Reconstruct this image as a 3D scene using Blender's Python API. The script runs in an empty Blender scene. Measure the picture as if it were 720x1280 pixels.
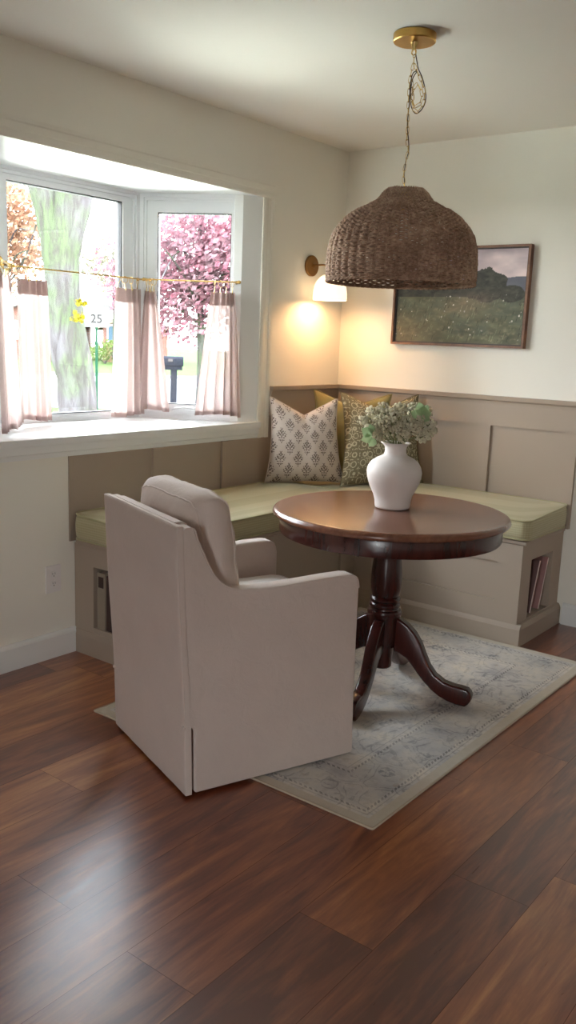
import bpy, bmesh, math, random
import numpy as np
from mathutils import Vector, Matrix, noise
PI = math.pi
random.seed(7)
SC = bpy.context.scene
COL = SC.collection

# ------------------------------------------------------------------ helpers
def link(name, bm, mat=None, parent=None, smooth=True, angle=40):
    me = bpy.data.meshes.new(name)
    bm.to_mesh(me); bm.free()
    o = bpy.data.objects.new(name, me); COL.objects.link(o)
    if mat is not None:
        for m in (mat if isinstance(mat, (list, tuple)) else [mat]): me.materials.append(m)
    if smooth:
        for p in me.polygons: p.use_smooth = True
        if angle < 180:
            me.set_sharp_from_angle(angle=math.radians(angle))
    if parent is not None: o.parent = parent
    return o
def tag(o, label, cat, group=None, kind=None):
    if label: o['label'] = label
    if cat: o['category'] = cat
    if group: o['group'] = group
    if kind: o['kind'] = kind
    return o
def empty(name, loc=(0, 0, 0), rz=0.0):
    o = bpy.data.objects.new(name, None); COL.objects.link(o)
    o.location = loc; o.rotation_euler = (0, 0, rz); o.empty_display_size = .1
    return o
def thing(name, label, cat, loc=(0, 0, 0), rz=0.0, group=None):
    return tag(empty(name, loc, rz), label, cat, group)
def structure(name, bm, mat, parent=None, **k):
    o = link(name, bm, mat, parent, **k)
    if parent is None: o['kind'] = 'structure'
    return o
def box(bm, x0, x1, y0, y1, z0, z1, mi=0):
    vs = [bm.verts.new(p) for p in ((x0,y0,z0),(x1,y0,z0),(x1,y1,z0),(x0,y1,z0),(x0,y0,z1),(x1,y0,z1),(x1,y1,z1),(x0,y1,z1))]
    for f in ((3,2,1,0),(4,5,6,7),(0,1,5,4),(1,2,6,5),(2,3,7,6),(3,0,4,7)):
        fc = bm.faces.new([vs[i] for i in f]); fc.material_index = mi
    return vs
def bev(bm, w, seg=2, ang=30, keep=None):
    es = [e for e in bm.edges if len(e.link_faces) == 2 and e.calc_face_angle(0) > math.radians(ang) and (keep is None or keep(e))]
    bmesh.ops.bevel(bm, geom=es, offset=w, segments=seg, profile=.5, affect='EDGES', clamp_overlap=True)
    return bm
def bbox(x0, x1, y0, y1, z0, z1, w=.003, seg=2):
    bm = bmesh.new(); box(bm, x0, x1, y0, y1, z0, z1); return bev(bm, w, seg)
def prism(bm, poly, lo, hi, f):
    """extrude 2-D poly between lo and hi; f(u, v, w) -> xyz"""
    a = [bm.verts.new(f(u, v, lo)) for u, v in poly]; b = [bm.verts.new(f(u, v, hi)) for u, v in poly]
    n = len(poly)
    bm.faces.new(a[::-1]); bm.faces.new(b)
    for i in range(n): bm.faces.new((a[i], a[(i+1) % n], b[(i+1) % n], b[i]))
    bmesh.ops.recalc_face_normals(bm, faces=bm.faces[:])
    return bm
def lathe(bm, prof, n=48, c=(0, 0), cap=True):
    rings = []
    for r, z in prof:
        rings.append([bm.verts.new((c[0]+r*math.cos(2*PI*i/n), c[1]+r*math.sin(2*PI*i/n), z)) for i in range(n)])
    for a, b in zip(rings, rings[1:]):
        for i in range(n): bm.faces.new((a[i], a[(i+1) % n], b[(i+1) % n], b[i]))
    if cap:
        if prof[0][0] > 1e-5: bm.faces.new(rings[0][::-1])
        if prof[-1][0] > 1e-5: bm.faces.new(rings[-1])
    bmesh.ops.recalc_face_normals(bm, faces=bm.faces[:])
    return bm
def tube(bm, pts, rad, n=8, closed=False, caps=True):
    pts = [Vector(p) for p in pts]; m = len(pts)
    rads = rad if isinstance(rad, (list, tuple)) else [rad]*m
    rings = []; prev = None
    for i, p in enumerate(pts):
        if closed: t = pts[(i+1) % m]-pts[i-1]
        else: t = pts[min(i+1, m-1)]-pts[max(i-1, 0)]
        if t.length < 1e-9: t = Vector((0, 0, 1))
        t.normalize()
        if prev is None:
            ref = Vector((0, 0, 1)) if abs(t.z) < .9 else Vector((1, 0, 0))
            u = t.cross(ref).normalized()
        else:
            u = (prev-t*prev.dot(t))
            u = u.normalized() if u.length > 1e-6 else t.cross(Vector((0, 0, 1))).normalized()
        prev = u; w = t.cross(u)
        rings.append([bm.verts.new(p+(u*math.cos(2*PI*k/n)+w*math.sin(2*PI*k/n))*rads[i]) for k in range(n)])
    rng = range(m) if closed else range(m-1)
    for i in rng:
        a, b = rings[i], rings[(i+1) % m]
        for k in range(n): bm.faces.new((a[k], a[(k+1) % n], b[(k+1) % n], b[k]))
    if caps and not closed:
        bm.faces.new(rings[0][::-1]); bm.faces.new(rings[-1])
    return bm
def smooth_path(ctrl, per=6, closed=False):
    P = [Vector(c) for c in ctrl]; n = len(P); out = []
    for i in range(n if closed else n-1):
        g = lambda k: P[k % n] if closed else P[max(0, min(n-1, k))]
        p0, p1, p2, p3 = g(i-1), g(i), g(i+1), g(i+2)
        for s in range(per):
            t = s/per
            out.append(.5*((2*p1)+(-p0+p2)*t+(2*p0-5*p1+4*p2-p3)*t*t+(-p0+3*p1-3*p2+p3)*t**3))
    if not closed: out.append(P[-1])
    return out
def rrect(x0, x1, y0, y1, r, k=6):
    o = []
    for cx, cy, a in ((x1-r, y1-r, 0), (x0+r, y1-r, PI/2), (x0+r, y0+r, PI), (x1-r, y0+r, 1.5*PI)):
        for i in range(k+1): o.append((cx+r*math.cos(a+PI/2*i/k), cy+r*math.sin(a+PI/2*i/k)))
    return o
def copy_tree(o, parent=None):
    c = o.copy(); COL.objects.link(c)
    if parent is not None: c.parent = parent
    for ch in list(o.children): copy_tree(ch, c)
    return c

# ------------------------------------------------------------------ materials
def srgb(r, g, b):
    f = lambda c: (c/255/12.92) if c/255 <= .04045 else ((c/255+.055)/1.055)**2.4
    return (f(r), f(g), f(b), 1)
def lit(r, g, b, k=7.0):
    c = srgb(r, g, b); return (c[0]/k, c[1]/k, c[2]/k, 1)
class NT:
    def __init__(s, name):
        s.m = bpy.data.materials.new(name); s.m.use_nodes = True
        s.t = s.m.node_tree; s.t.nodes.clear()
        s.out = s.n('ShaderNodeOutputMaterial')
    def n(s, typ, **k):
        nd = s.t.nodes.new(typ)
        for a, b in k.items(): setattr(nd, a, b)
        return nd
    def l(s, a, b): s.t.links.new(a, b)
    def val(s, sock, v):
        if hasattr(v, 'is_linked') or isinstance(v, bpy.types.NodeSocket): s.l(v, sock)
        else: sock.default_value = v
    def math(s, op, a, b=0.0, c=0.0, clamp=False):
        nd = s.n('ShaderNodeMath', operation=op); nd.use_clamp = clamp
        for i, v in enumerate((a, b, c)): s.val(nd.inputs[i], v)
        return nd.outputs[0]
    def mix(s, f, a, b, mode='MIX'):
        nd = s.n('ShaderNodeMix', data_type='RGBA', blend_type=mode)
        s.val(nd.inputs[0], f); s.val(nd.inputs[6], a); s.val(nd.inputs[7], b)
        return nd.outputs[2]
    def ramp(s, f, *st):
        nd = s.n('ShaderNodeValToRGB'); e = nd.color_ramp.elements
        while len(e) < len(st): e.new(.5)
        for i, (p, c) in enumerate(st):
            e[i].position = p; e[i].color = c if isinstance(c, tuple) else (c, c, c, 1)
        s.val(nd.inputs[0], f); return nd.outputs[0]
    def coord(s, kind='Object', scale=(1, 1, 1), loc=(0, 0, 0), rot=(0, 0, 0)):
        tc = s.n('ShaderNodeTexCoord'); mp = s.n('ShaderNodeMapping')
        s.l(tc.outputs[kind], mp.inputs[0])
        mp.inputs['Scale'].default_value = scale; mp.inputs['Location'].default_value = loc; mp.inputs['Rotation'].default_value = rot
        return mp.outputs[0]
    def noise(s, vec, scale, detail=3, rough=.5, dist=0.0):
        nd = s.n('ShaderNodeTexNoise'); s.l(vec, nd.inputs['Vector'])
        nd.inputs['Scale'].default_value = scale; nd.inputs['Detail'].default_value = detail
        nd.inputs['Roughness'].default_value = rough; nd.inputs['Distortion'].default_value = dist
        return nd.outputs[0]
    def bump(s, h, strength=.3, dist=.01):
        nd = s.n('ShaderNodeBump'); nd.inputs['Strength'].default_value = strength; nd.inputs['Distance'].default_value = dist
        s.l(h, nd.inputs['Height']); return nd.outputs[0]
    def bsdf(s, color, rough=.6, metal=0.0, normal=None, spec=.5, **k):
        b = s.n('ShaderNodeBsdfPrincipled')
        s.val(b.inputs['Base Color'], color); s.val(b.inputs['Roughness'], rough); s.val(b.inputs['Metallic'], metal)
        b.inputs['Specular IOR Level'].default_value = spec
        for a, v in k.items(): s.val(b.inputs[a], v)
        if normal is not None: s.l(normal, b.inputs['Normal'])
        s.l(b.outputs[0], s.out.inputs[0]); return b

def m_paint(name, col, rough=.6, var=.03, bumps=.05, spec=.3):
    t = NT(name); v = t.coord()
    n = t.noise(v, 2.5, 3)
    c2 = tuple(x*(1-var*2) for x in col[:3])+(1,)
    t.bsdf(t.mix(n, c2, col), rough, normal=t.bump(t.noise(v, 180, 2), bumps, .002), spec=spec)
    return t.m
WALL = m_paint('wall_paint', srgb(235, 233, 223), .75, .01)
CEIL = m_paint('ceiling_paint', srgb(236, 233, 226), .85, .01)
TRIM = m_paint('white_trim_paint', srgb(232, 234, 232), .35, .005, .02)
VINYL = m_paint('white_vinyl', srgb(226, 228, 230), .3, .005, .01)
TAUPE = m_paint('taupe_paint', srgb(166, 151, 136), .45, .02, .04)
PLASTIC = m_paint('outlet_plastic', srgb(232, 228, 226), .3, .0, .0)
def m_flat(name, col, rough=.5, metal=0.0, spec=.5):
    t = NT(name); v = t.coord(); n = t.noise(v, 30, 2)
    c2 = tuple(x*.88 for x in col[:3])+(1,)
    t.bsdf(t.mix(n, c2, col), rough, metal, spec=spec); return t.m
BLACK = m_flat('black_gasket', srgb(45, 45, 48), .6)
def m_brass(name, col, rough):
    t = NT(name); v = t.coord(scale=(1, 1, 14))
    n = t.noise(v, 40, 3)
    t.bsdf(t.mix(n, tuple(x*.8 for x in col[:3])+(1,), col), rough, 1.0, normal=t.bump(n, .05, .001)); return t.m
BRASS = m_brass('brushed_brass', srgb(205, 168, 98), .32)
BRASS_D = m_brass('antique_brass', srgb(150, 112, 66), .42)
BRASS_L = m_brass('polished_brass', srgb(226, 196, 130), .2)

def m_fabric(name, col, scale=900, rough=.9, big=.06, bumps=.25, sheen=.2):
    t = NT(name); v = t.coord()
    wv = t.noise(t.coord(scale=(1, 1, .35)), scale, 1)
    wu = t.noise(t.coord(scale=(.35, .35, 1)), scale, 1)
    w = t.math('MULTIPLY', t.math('ADD', wv, wu), .5)
    b = t.noise(v, 7, 3)
    dk = tuple(x*(1-big*2.2) for x in col[:3])+(1,)
    c = t.mix(b, dk, col)
    c = t.mix(t.math('MULTIPLY', w, .35), c, tuple(x*.62 for x in col[:3])+(1,))
    h = t.math('ADD', t.math('MULTIPLY', w, .25), t.math('MULTIPLY', t.noise(v, 16, 3, .55, .6), 1.6))
    t.bsdf(c, rough, normal=t.bump(h, bumps, .006), spec=.15, **{'Sheen Weight': sheen})
    return t.m
LINEN = m_fabric('cream_linen', srgb(218, 202, 193), bumps=.4)
YELLOW = m_fabric('mustard_cotton', srgb(160, 146, 96), 600, bumps=.3)

def m_floor():
    t = NT('plank_floor'); a = t.n('ShaderNodeAttribute', attribute_name='plank')
    sp = t.n('ShaderNodeSeparateColor'); t.l(a.outputs['Color'], sp.inputs[0])
    R, G, B = sp.outputs[0], sp.outputs[1], sp.outputs[2]
    tc = t.n('ShaderNodeTexCoord'); 
    cb = t.n('ShaderNodeCombineXYZ'); t.val(cb.inputs[0], t.math('MULTIPLY', G, 30.0)); t.val(cb.inputs[1], t.math('MULTIPLY', B, 40.0)); t.val(cb.inputs[2], t.math('MULTIPLY', R, 9.0))
    ad = t.n('ShaderNodeVectorMath', operation='ADD'); t.l(tc.outputs['Object'], ad.inputs[0]); t.l(cb.outputs[0], ad.inputs[1])
    mp = t.n('ShaderNodeMapping'); mp.inputs['Scale'].default_value = (5.5, .75, 1); t.l(ad.outputs[0], mp.inputs[0])
    broad = t.noise(mp.outputs[0], 1.9, 5, .6, 1.6)
    mp2 = t.n('ShaderNodeMapping'); mp2.inputs['Scale'].default_value = (34, 1.6, 1); t.l(ad.outputs[0], mp2.inputs[0])
    fine = t.noise(mp2.outputs[0], 2.2, 4, .65, .5)
    mp3 = t.n('ShaderNodeMapping'); mp3.inputs['Scale'].default_value = (9, 1.4, 1); t.l(ad.outputs[0], mp3.inputs[0])
    fig = t.noise(mp3.outputs[0], 2.0, 3, .5, 3.0)
    g = t.math('ADD', t.math('MULTIPLY', broad, .62), t.math('ADD', t.math('MULTIPLY', fine, .2), t.math('MULTIPLY', fig, .2)))
    tone = t.math('ADD', g, t.math('MULTIPLY', t.math('SUBTRACT', R, .5), .26))
    c = t.ramp(tone, (.33, srgb(96, 42, 27)), (.44, srgb(130, 68, 42)), (.55, srgb(160, 95, 56)), (.67, srgb(192, 130, 80)))
    rough = t.math('ADD', .24, t.math('MULTIPLY', fine, .12))
    t.bsdf(c, rough, normal=t.bump(t.math('ADD', fine, t.math('MULTIPLY', fig, .5)), .06, .003), spec=.9, **{'Coat Weight': .6, 'Coat Roughness': .40})
    return t.m
FLOOR = m_floor()
GAP = m_flat('seam_dark', srgb(74, 44, 34), .8)

def m_wood(name, dark, light, rough=.2, sc=(3, 26, 26), coat=.4):
    t = NT(name); v = t.coord(scale=sc)
    n = t.noise(v, 1.0, 6, .65, 1.4); f = t.noise(v, 4.0, 3, .6, .4)
    g = t.math('ADD', t.math('MULTIPLY', n, .7), t.math('MULTIPLY', f, .3))
    c = t.ramp(g, (.36, dark), (.64, light))
    t.bsdf(c, rough, normal=t.bump(g, .03, .002), **{'Coat Weight': coat, 'Coat Roughness': .16}); return t.m
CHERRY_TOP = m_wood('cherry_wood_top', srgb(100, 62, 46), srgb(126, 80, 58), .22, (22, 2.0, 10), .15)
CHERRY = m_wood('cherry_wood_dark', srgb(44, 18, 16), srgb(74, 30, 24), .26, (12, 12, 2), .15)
FRAMEW = m_wood('walnut_frame', srgb(96, 62, 44), srgb(140, 98, 70), .5, (8, 8, 8), 0)

def m_wicker():
    t = NT('wicker'); v = t.coord()
    n = t.noise(v, 60, 4, .7); n2 = t.noise(v, 9, 2)
    g = t.math('ADD', t.math('MULTIPLY', n, .65), t.math('MULTIPLY', n2, .35))
    t.bsdf(t.ramp(g, (.30, srgb(122, 96, 80)), (.5, srgb(162, 134, 114)), (.72, srgb(210, 184, 160))), .8, normal=t.bump(n, .3, .003), spec=.2)
    return t.m
WICKER = m_wicker()
CORD = m_flat('brown_cord', srgb(62, 46, 34), .6)

def m_plaster():
    t = NT('white_ceramic'); v = t.coord(); n = t.noise(v, 55, 4, .65); b = t.noise(v, 9, 3)
    t.bsdf(t.mix(b, srgb(214, 205, 200), srgb(232, 226, 222)), .6, normal=t.bump(t.math('ADD', n, t.math('MULTIPLY', b, 2)), .22, .003), spec=.3); return t.m
CERAMIC = m_plaster()

def m_cushion():
    t = NT('green_woven_cushion'); tc = t.n('ShaderNodeTexCoord')
    s = t.n('ShaderNodeSeparateXYZ'); t.l(tc.outputs['Object'], s.inputs[0])
    st = lambda ax, f: t.math('GREATER_THAN', t.math('SINE', t.math('MULTIPLY', s.outputs[ax], f)), .0)
    sx, sy, sz = st(0, 2*PI/.009), st(1, 2*PI/.009), st(2, 2*PI/.0105)
    k = t.math('ADD', t.math('MULTIPLY', sz, .5), t.math('MULTIPLY', t.math('ADD', sx, sy), .25))
    n = t.noise(tc.outputs['Object'], 5, 3)
    c = t.mix(k, srgb(168, 160, 126), srgb(186, 179, 147))
    c = t.mix(t.math('MULTIPLY', n, .22), c, srgb(158, 152, 114))
    t.bsdf(c, .85, normal=t.bump(t.math('ADD', k, t.math('MULTIPLY', n, 6)), .16, .002), spec=.2, **{'Sheen Weight': .2}); return t.m
GREEN = m_cushion()
GREEN_P = m_fabric('green_piping', srgb(182, 176, 138), 900, bumps=.2)

def m_rug():
    t = NT('faded_oriental_rug'); tc = t.n('ShaderNodeTexCoord'); s = t.n('ShaderNodeSeparateXYZ'); t.l(tc.outputs['Object'], s.inputs[0])
    X, Y = s.outputs[0], s.outputs[1]
    ax = t.math('ABSOLUTE', X); ay = t.math('ABSOLUTE', Y)
    dx = t.math('SUBTRACT', .612, ax); dy = t.math('SUBTRACT', .902, ay)
    D = t.math('MINIMUM', dx, dy)          # distance from the rug's edge
    fold = t.n('ShaderNodeCombineXYZ'); t.l(ax, fold.inputs[0]); t.l(ay, fold.inputs[1])
    wob = t.noise(fold.outputs[0], 10, 2); 
    wv = t.n('ShaderNodeVectorMath', operation='ADD'); t.l(fold.outputs[0], wv.inputs[0])
    cw = t.n('ShaderNodeCombineXYZ'); t.val(cw.inputs[0], t.math('MULTIPLY', wob, .05)); t.val(cw.inputs[1], t.math('MULTIPLY', t.noise(fold.outputs[0], 13, 2), .05)); t.l(cw.outputs[0], wv.inputs[1])
    def vor(scale, feature='DISTANCE_TO_EDGE', rnd=.8):
        v = t.n('ShaderNodeTexVoronoi', feature=feature); v.inputs['Scale'].default_value = scale; v.inputs['Randomness'].default_value = rnd
        t.l(wv.outputs[0], v.inputs['Vector']); return v.outputs[0]
    line = lambda v, c, w: t.math('LESS_THAN', t.math('ABSOLUTE', t.math('SUBTRACT', v, c)), w)
    scroll = t.math('MAXIMUM', line(vor(7), .06, .014), line(vor(11, 'F1'), .33, .03))
    scroll2 = t.math('LESS_THAN', vor(15, 'F1', 1.0), .17)
    fl = t.math('MULTIPLY', t.math('LESS_THAN', vor(8.5, 'F1', .6), .26), t.math('GREATER_THAN', t.noise(tc.outputs['Object'], 70, 2), .5))
    band = t.math('MULTIPLY', t.math('GREATER_THAN', D, .075), t.math('LESS_THAN', D, .235))
    dash = t.math('GREATER_THAN', t.math('SINE', t.math('MULTIPLY', t.math('ADD', X, Y), 2*PI/.02)), -.25)
    lines = t.math('MULTIPLY', t.math('MAXIMUM', line(D, .068, .005), line(D, .24, .005)), dash)
    thin = t.math('MAXIMUM', line(D, .052, .002), line(D, .262, .002))
    wear = t.noise(tc.outputs['Object'], 7, 5, .65); wear2 = t.noise(tc.outputs['Object'], 38, 4, .7)
    base = t.ramp(wear, (.34, srgb(182, 180, 182)), (.5, srgb(212, 208, 203)), (.66, srgb(226, 218, 206)))
    base = t.mix(t.math('MULTIPLY', band, .25), base, srgb(166, 168, 170))
    base = t.mix(t.math('MULTIPLY', t.math('GREATER_THAN', wear2, .55), .22), base, srgb(164, 160, 157))
    wm = t.math('MULTIPLY', t.math('GREATER_THAN', wear2, .44), t.ramp(wear, (.35, .95), (.62, .3)))
    c = t.mix(t.math('MULTIPLY', t.math('MULTIPLY', scroll, wm), .5), base, srgb(112, 110, 114))
    c = t.mix(t.math('MULTIPLY', t.math('MULTIPLY', scroll2, wm), .35), c, srgb(170, 148, 120))
    c = t.mix(t.math('MULTIPLY', t.math('MULTIPLY', fl, wm), .6), c, srgb(104, 106, 116))
    c = t.mix(t.math('MULTIPLY', lines, t.math('ADD', .3, t.math('MULTIPLY', wm, .4))), c, srgb(100, 99, 100))
    c = t.mix(t.math('MULTIPLY', thin, .3), c, srgb(120, 118, 116))
    c = t.mix(t.math('LESS_THAN', D, .038), c, t.mix(wear2, srgb(196, 188, 174), srgb(214, 206, 192)))
    t.bsdf(c, .95, normal=t.bump(t.noise(tc.outputs['Object'], 420, 2), .5, .003), spec=.1); return t.m
RUG = m_rug()
RUGEDGE = m_fabric('rug_binding', srgb(196, 180, 158), 500)

def uvsep(t):
    u = t.n('ShaderNodeUVMap'); s = t.n('ShaderNodeSeparateXYZ'); t.l(u.outputs[0], s.inputs[0]); return u.outputs[0], s.outputs[0], s.outputs[1]
def m_floral():
    t = NT('block_print_floral'); uv, U, V = uvsep(t)
    N = 4.1
    a = t.math('MULTIPLY', U, N); b = t.math('MULTIPLY', V, N*.86)
    p = t.math('ADD', a, b); q = t.math('SUBTRACT', a, b)       # diamond lattice
    fp = t.math('SUBTRACT', t.math('FRACT', p), .5); fq = t.math('SUBTRACT', t.math('FRACT', t.math('ADD', q, 10.0)), .5)
    lx = t.math('MULTIPLY', t.math('ADD', fp, fq), .5); ly = t.math('MULTIPLY', t.math('SUBTRACT', fp, fq), .5)
    def blob(cx, cy, rx, ry):
        dx = t.math('DIVIDE', t.math('SUBTRACT', t.math('ABSOLUTE', lx), cx), rx*1.2); dy = t.math('DIVIDE', t.math('SUBTRACT', ly, cy), ry*1.2)
        return t.math('LESS_THAN', t.math('ADD', t.math('MULTIPLY', dx, dx), t.math('MULTIPLY', dy, dy)), 1.0)
    spots = [(.0, .27, .035, .05), (.075, .2, .04, .036), (.0, .13, .045, .045), (.15, .1, .045, .04), (.08, .04, .04, .036), (.2, -.01, .04, .034),
             (.0, -.04, .028, .075), (.12, -.09, .05, .022), (.05, -.2, .03, .04), (.0, -.29, .022, .035), (.26, .06, .025, .022), (.13, -.19, .026, .022), (.05, .33, .018, .018), (.19, .18, .022, .022)]
    m = None
    for sp in spots:
        k = blob(*sp); m = k if m is None else t.math('MAXIMUM', m, k)
    dis = t.noise(uv, 42, 3, .7)
    m = t.math('MULTIPLY', m, t.math('GREATER_THAN', dis, .40))
    c = t.mix(t.noise(uv, 4, 2), srgb(202, 188, 176), srgb(222, 210, 200))
    c = t.mix(t.math('MULTIPLY', m, .85), c, t.mix(t.noise(uv, 25, 2), srgb(70, 58, 54), srgb(128, 108, 98)))
    t.bsdf(c, .9, normal=t.bump(t.noise(uv, 260, 2), .2, .002), spec=.15); return t.m
def m_crackle():
    t = NT('olive_honeycomb_print'); uv, U, V = uvsep(t)
    v = t.n('ShaderNodeTexVoronoi', feature='DISTANCE_TO_EDGE'); v.inputs['Scale'].default_value = 10.5; v.inputs['Randomness'].default_value = .42; t.l(uv, v.inputs['Vector'])
    w = t.n('ShaderNodeTexVoronoi', feature='DISTANCE_TO_EDGE'); w.inputs['Scale'].default_value = 24; w.inputs['Randomness'].default_value = .9; t.l(uv, w.inputs['Vector'])
    d = v.outputs[0]
    f1 = t.n('ShaderNodeTexVoronoi', feature='F1'); f1.inputs['Scale'].default_value = 10.5; f1.inputs['Randomness'].default_value = .42; t.l(uv, f1.inputs['Vector'])
    ring = t.math('LESS_THAN', t.math('ABSOLUTE', t.math('SUBTRACT', f1.outputs[0], .36)), .05)
    out = t.math('MULTIPLY', t.math('LESS_THAN', d, .06), t.math('LESS_THAN', w.outputs[0], .09))
    m = t.math('MAXIMUM', ring, out)
    m = t.math('MULTIPLY', m, t.math('GREATER_THAN', t.noise(uv, 50, 3, .7), .40))
    c = t.mix(t.noise(uv, 20, 3), srgb(108, 100, 78), srgb(136, 127, 101))
    c = t.mix(t.math('MULTIPLY', m, .8), c, srgb(196, 186, 156))
    t.bsdf(c, .9, normal=t.bump(t.noise(uv, 260, 2), .25, .002), spec=.15); return t.m
FLORAL = m_floral(); CRACKLE = m_crackle()

def m_glass():
    t = NT('window_glass'); tr = t.n('ShaderNodeBsdfTransparent'); tr.inputs[0].default_value = (.97, .98, .975, 1)
    gl = t.n('ShaderNodeBsdfGlossy'); gl.inputs['Roughness'].default_value = .01
    fr = t.n('ShaderNodeFresnel'); fr.inputs[0].default_value = 1.3
    mx = t.n('ShaderNodeMixShader'); t.l(fr.outputs[0], mx.inputs[0]); t.l(tr.outputs[0], mx.inputs[1]); t.l(gl.outputs[0], mx.inputs[2])
    t.l(mx.outputs[0], t.out.inputs[0]); return t.m
GLASS = m_glass()
def m_sheer(name, col, trans, see):
    t = NT(name); v = t.coord()
    d = t.n('ShaderNodeBsdfDiffuse'); tl = t.n('ShaderNodeBsdfTranslucent'); tr = t.n('ShaderNodeBsdfTransparent')
    n = t.noise(t.coord(scale=(1, 1, .3)), 350, 2)
    c = t.mix(n, tuple(x*.82 for x in col[:3])+(1,), col)
    t.l(c, d.inputs[0]); t.l(c, tl.inputs[0])
    m1 = t.n('ShaderNodeMixShader'); m1.inputs[0].default_value = trans; t.l(d.outputs[0], m1.inputs[1]); t.l(tl.outputs[0], m1.inputs[2])
    m2 = t.n('ShaderNodeMixShader'); m2.inputs[0].default_value = see; t.l(m1.outputs[0], m2.inputs[1]); t.l(tr.outputs[0], m2.inputs[2])
    t.l(m2.outputs[0], t.out.inputs[0]); return t.m
SHEER = m_sheer('blush_linen_sheer', srgb(208, 188, 183), .40, .04)
SHEER_H = m_sheer('blush_linen_hem', srgb(186, 164, 158), .28, .01)

def m_emit_glass():
    t = NT('opal_glass'); 
    e = t.bsdf(srgb(250, 238, 220), .25, spec=.5, **{'Emission Color': (1, .70, .42, 1), 'Emission Strength': .42})
    return t.m
OPAL = m_emit_glass()
BULB = NT('bulb'); BULB.bsdf((1, .8, .6, 1), .4, **{'Emission Color': (1, .72, .42, 1), 'Emission Strength': 2.0}); BULB = BULB.m

def m_leaf(name, a, b, rough=.7, tr=.35):
    t = NT(name); oi = t.n('ShaderNodeTexCoord')
    n = t.noise(oi.outputs['Object'], 1.7, 3); n2 = t.noise(oi.outputs['Object'], 9, 2)
    c = t.mix(t.ramp(t.math('ADD', t.math('MULTIPLY', n, .5), t.math('MULTIPLY', n2, .5)), (.38, 0.0), (.62, 1.0)), a, b)
    d = t.n('ShaderNodeBsdfDiffuse'); tl = t.n('ShaderNodeBsdfTranslucent'); t.l(c, d.inputs[0]); t.l(c, tl.inputs[0])
    mx = t.n('ShaderNodeMixShader'); mx.inputs[0].default_value = tr; t.l(d.outputs[0], mx.inputs[1]); t.l(tl.outputs[0], mx.inputs[2])
    t.l(mx.outputs[0], t.out.inputs[0]); return t.m

# ------------------------------------------------------------------ room shell
CH = 2.44
XR, YB = 5.2, -7.4          # right wall, back wall (behind the camera)
OY0, OY1, OZ0, OZ1 = -2.45, -.745, .955, 2.09   # bay opening

# floor: real planks running along the window wall
bm = bmesh.new(); box(bm, -.12, XR+.1, YB-.1, .1, -.06, -.0012, 1)
lay = bm.loops.layers.color.new('plank')
W = .2145; x_start = 1.22-W*8
fix = {10: (-3.127, {}), 12: (-3.14, {}), 13: (-2.768, {}), 14: (-2.37, {}), 8: (-2.74, {})}
# index k: plank k spans 1.22+(k-9... ) computed below
tones = {}
rnd = random.Random(5)
nplank = 0
k = 0
x = x_start
jt = {8: -3.127, 10: -3.14, 11: -2.768, 12: -2.37, 6: -2.74}
# hand-set tones of planks seen in the foreground: (k, n) n = joint number from the known one
pt = {(11, 0): .72, (11, -1): .12, (12, 0): .38, (12, -1): .15, (10, 0): .62, (10, -1): .42, (13, 0): .70, (13, -1): .62, (14, 0): .35, (14, -1): .30,
      (9, 0): .45, (9, -1): .5, (8, 0): .5, (8, -1): .55, (7, 0): .4, (11, 1): .42, (12, 1): .5, (15, 0): .55, (15, -1): .4, (16, 0): .2}
while x < XR:
    j0 = jt.get(k, -2.0-rnd.random()*1.25)
    if k == 13: j0 = -3.45
    if k == 9: j0 = -2.35
    for n in range(-5, 5):
        y0 = j0+n*1.252; y1 = y0+1.252
        if y1 < YB or y0 > .1: continue
        ya, yb = max(y0+.0005, YB-.1), min(y1-.0005, .1); xa, xb = max(x+.0005, -.12), min(x+W-.0005, XR+.1)
        if xb-xa < .01 or yb-ya < .01: continue
        vs = [bm.verts.new(p) for p in ((xa, ya, 0), (xb, ya, 0), (xb, yb, 0), (xa, yb, 0))]
        f = bm.faces.new(vs)
        tone = pt.get((k, n), rnd.random()*.8+.1)
        g, b = rnd.random(), rnd.random()
        for lp in f.loops: lp[lay] = (tone, g, b, 1)
    x += W; k += 1
floor = structure('floor', bm, [FLOOR, GAP], smooth=False)

bm = bmesh.new(); box(bm, -.12, XR+.1, YB-.1, .1, CH, CH+.1); structure('ceiling', bm, CEIL, smooth=False)
bm = bmesh.new()     # window wall with the bay opening
for a in ((YB, OY0, 0, CH), (OY1, 0, 0, CH), (OY0, OY1, 0, OZ0-.03), (OY0, OY1, OZ1+.02, CH)): box(bm, -.12, 0, a[0], a[1], a[2], a[3])
structure('wall_left', bm, WALL, smooth=False)
bm = bmesh.new(); box(bm, -.12, XR+.1, 0, .1, 0, CH); structure('wall_far', bm, WALL, smooth=False)
bm = bmesh.new(); box(bm, XR, XR+.1, YB, 0, 0, CH); structure('wall_right', bm, WALL, smooth=False)
DX0, DX1, DZ = 3.1, 4.0, 2.05
bm = bmesh.new(); box(bm, 0, DX0, YB-.1, YB, 0, CH); box(bm, DX1, XR, YB-.1, YB, 0, CH); box(bm, DX0, DX1, YB-.1, YB, DZ, CH)
structure('wall_back', bm, WALL, smooth=False)
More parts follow.
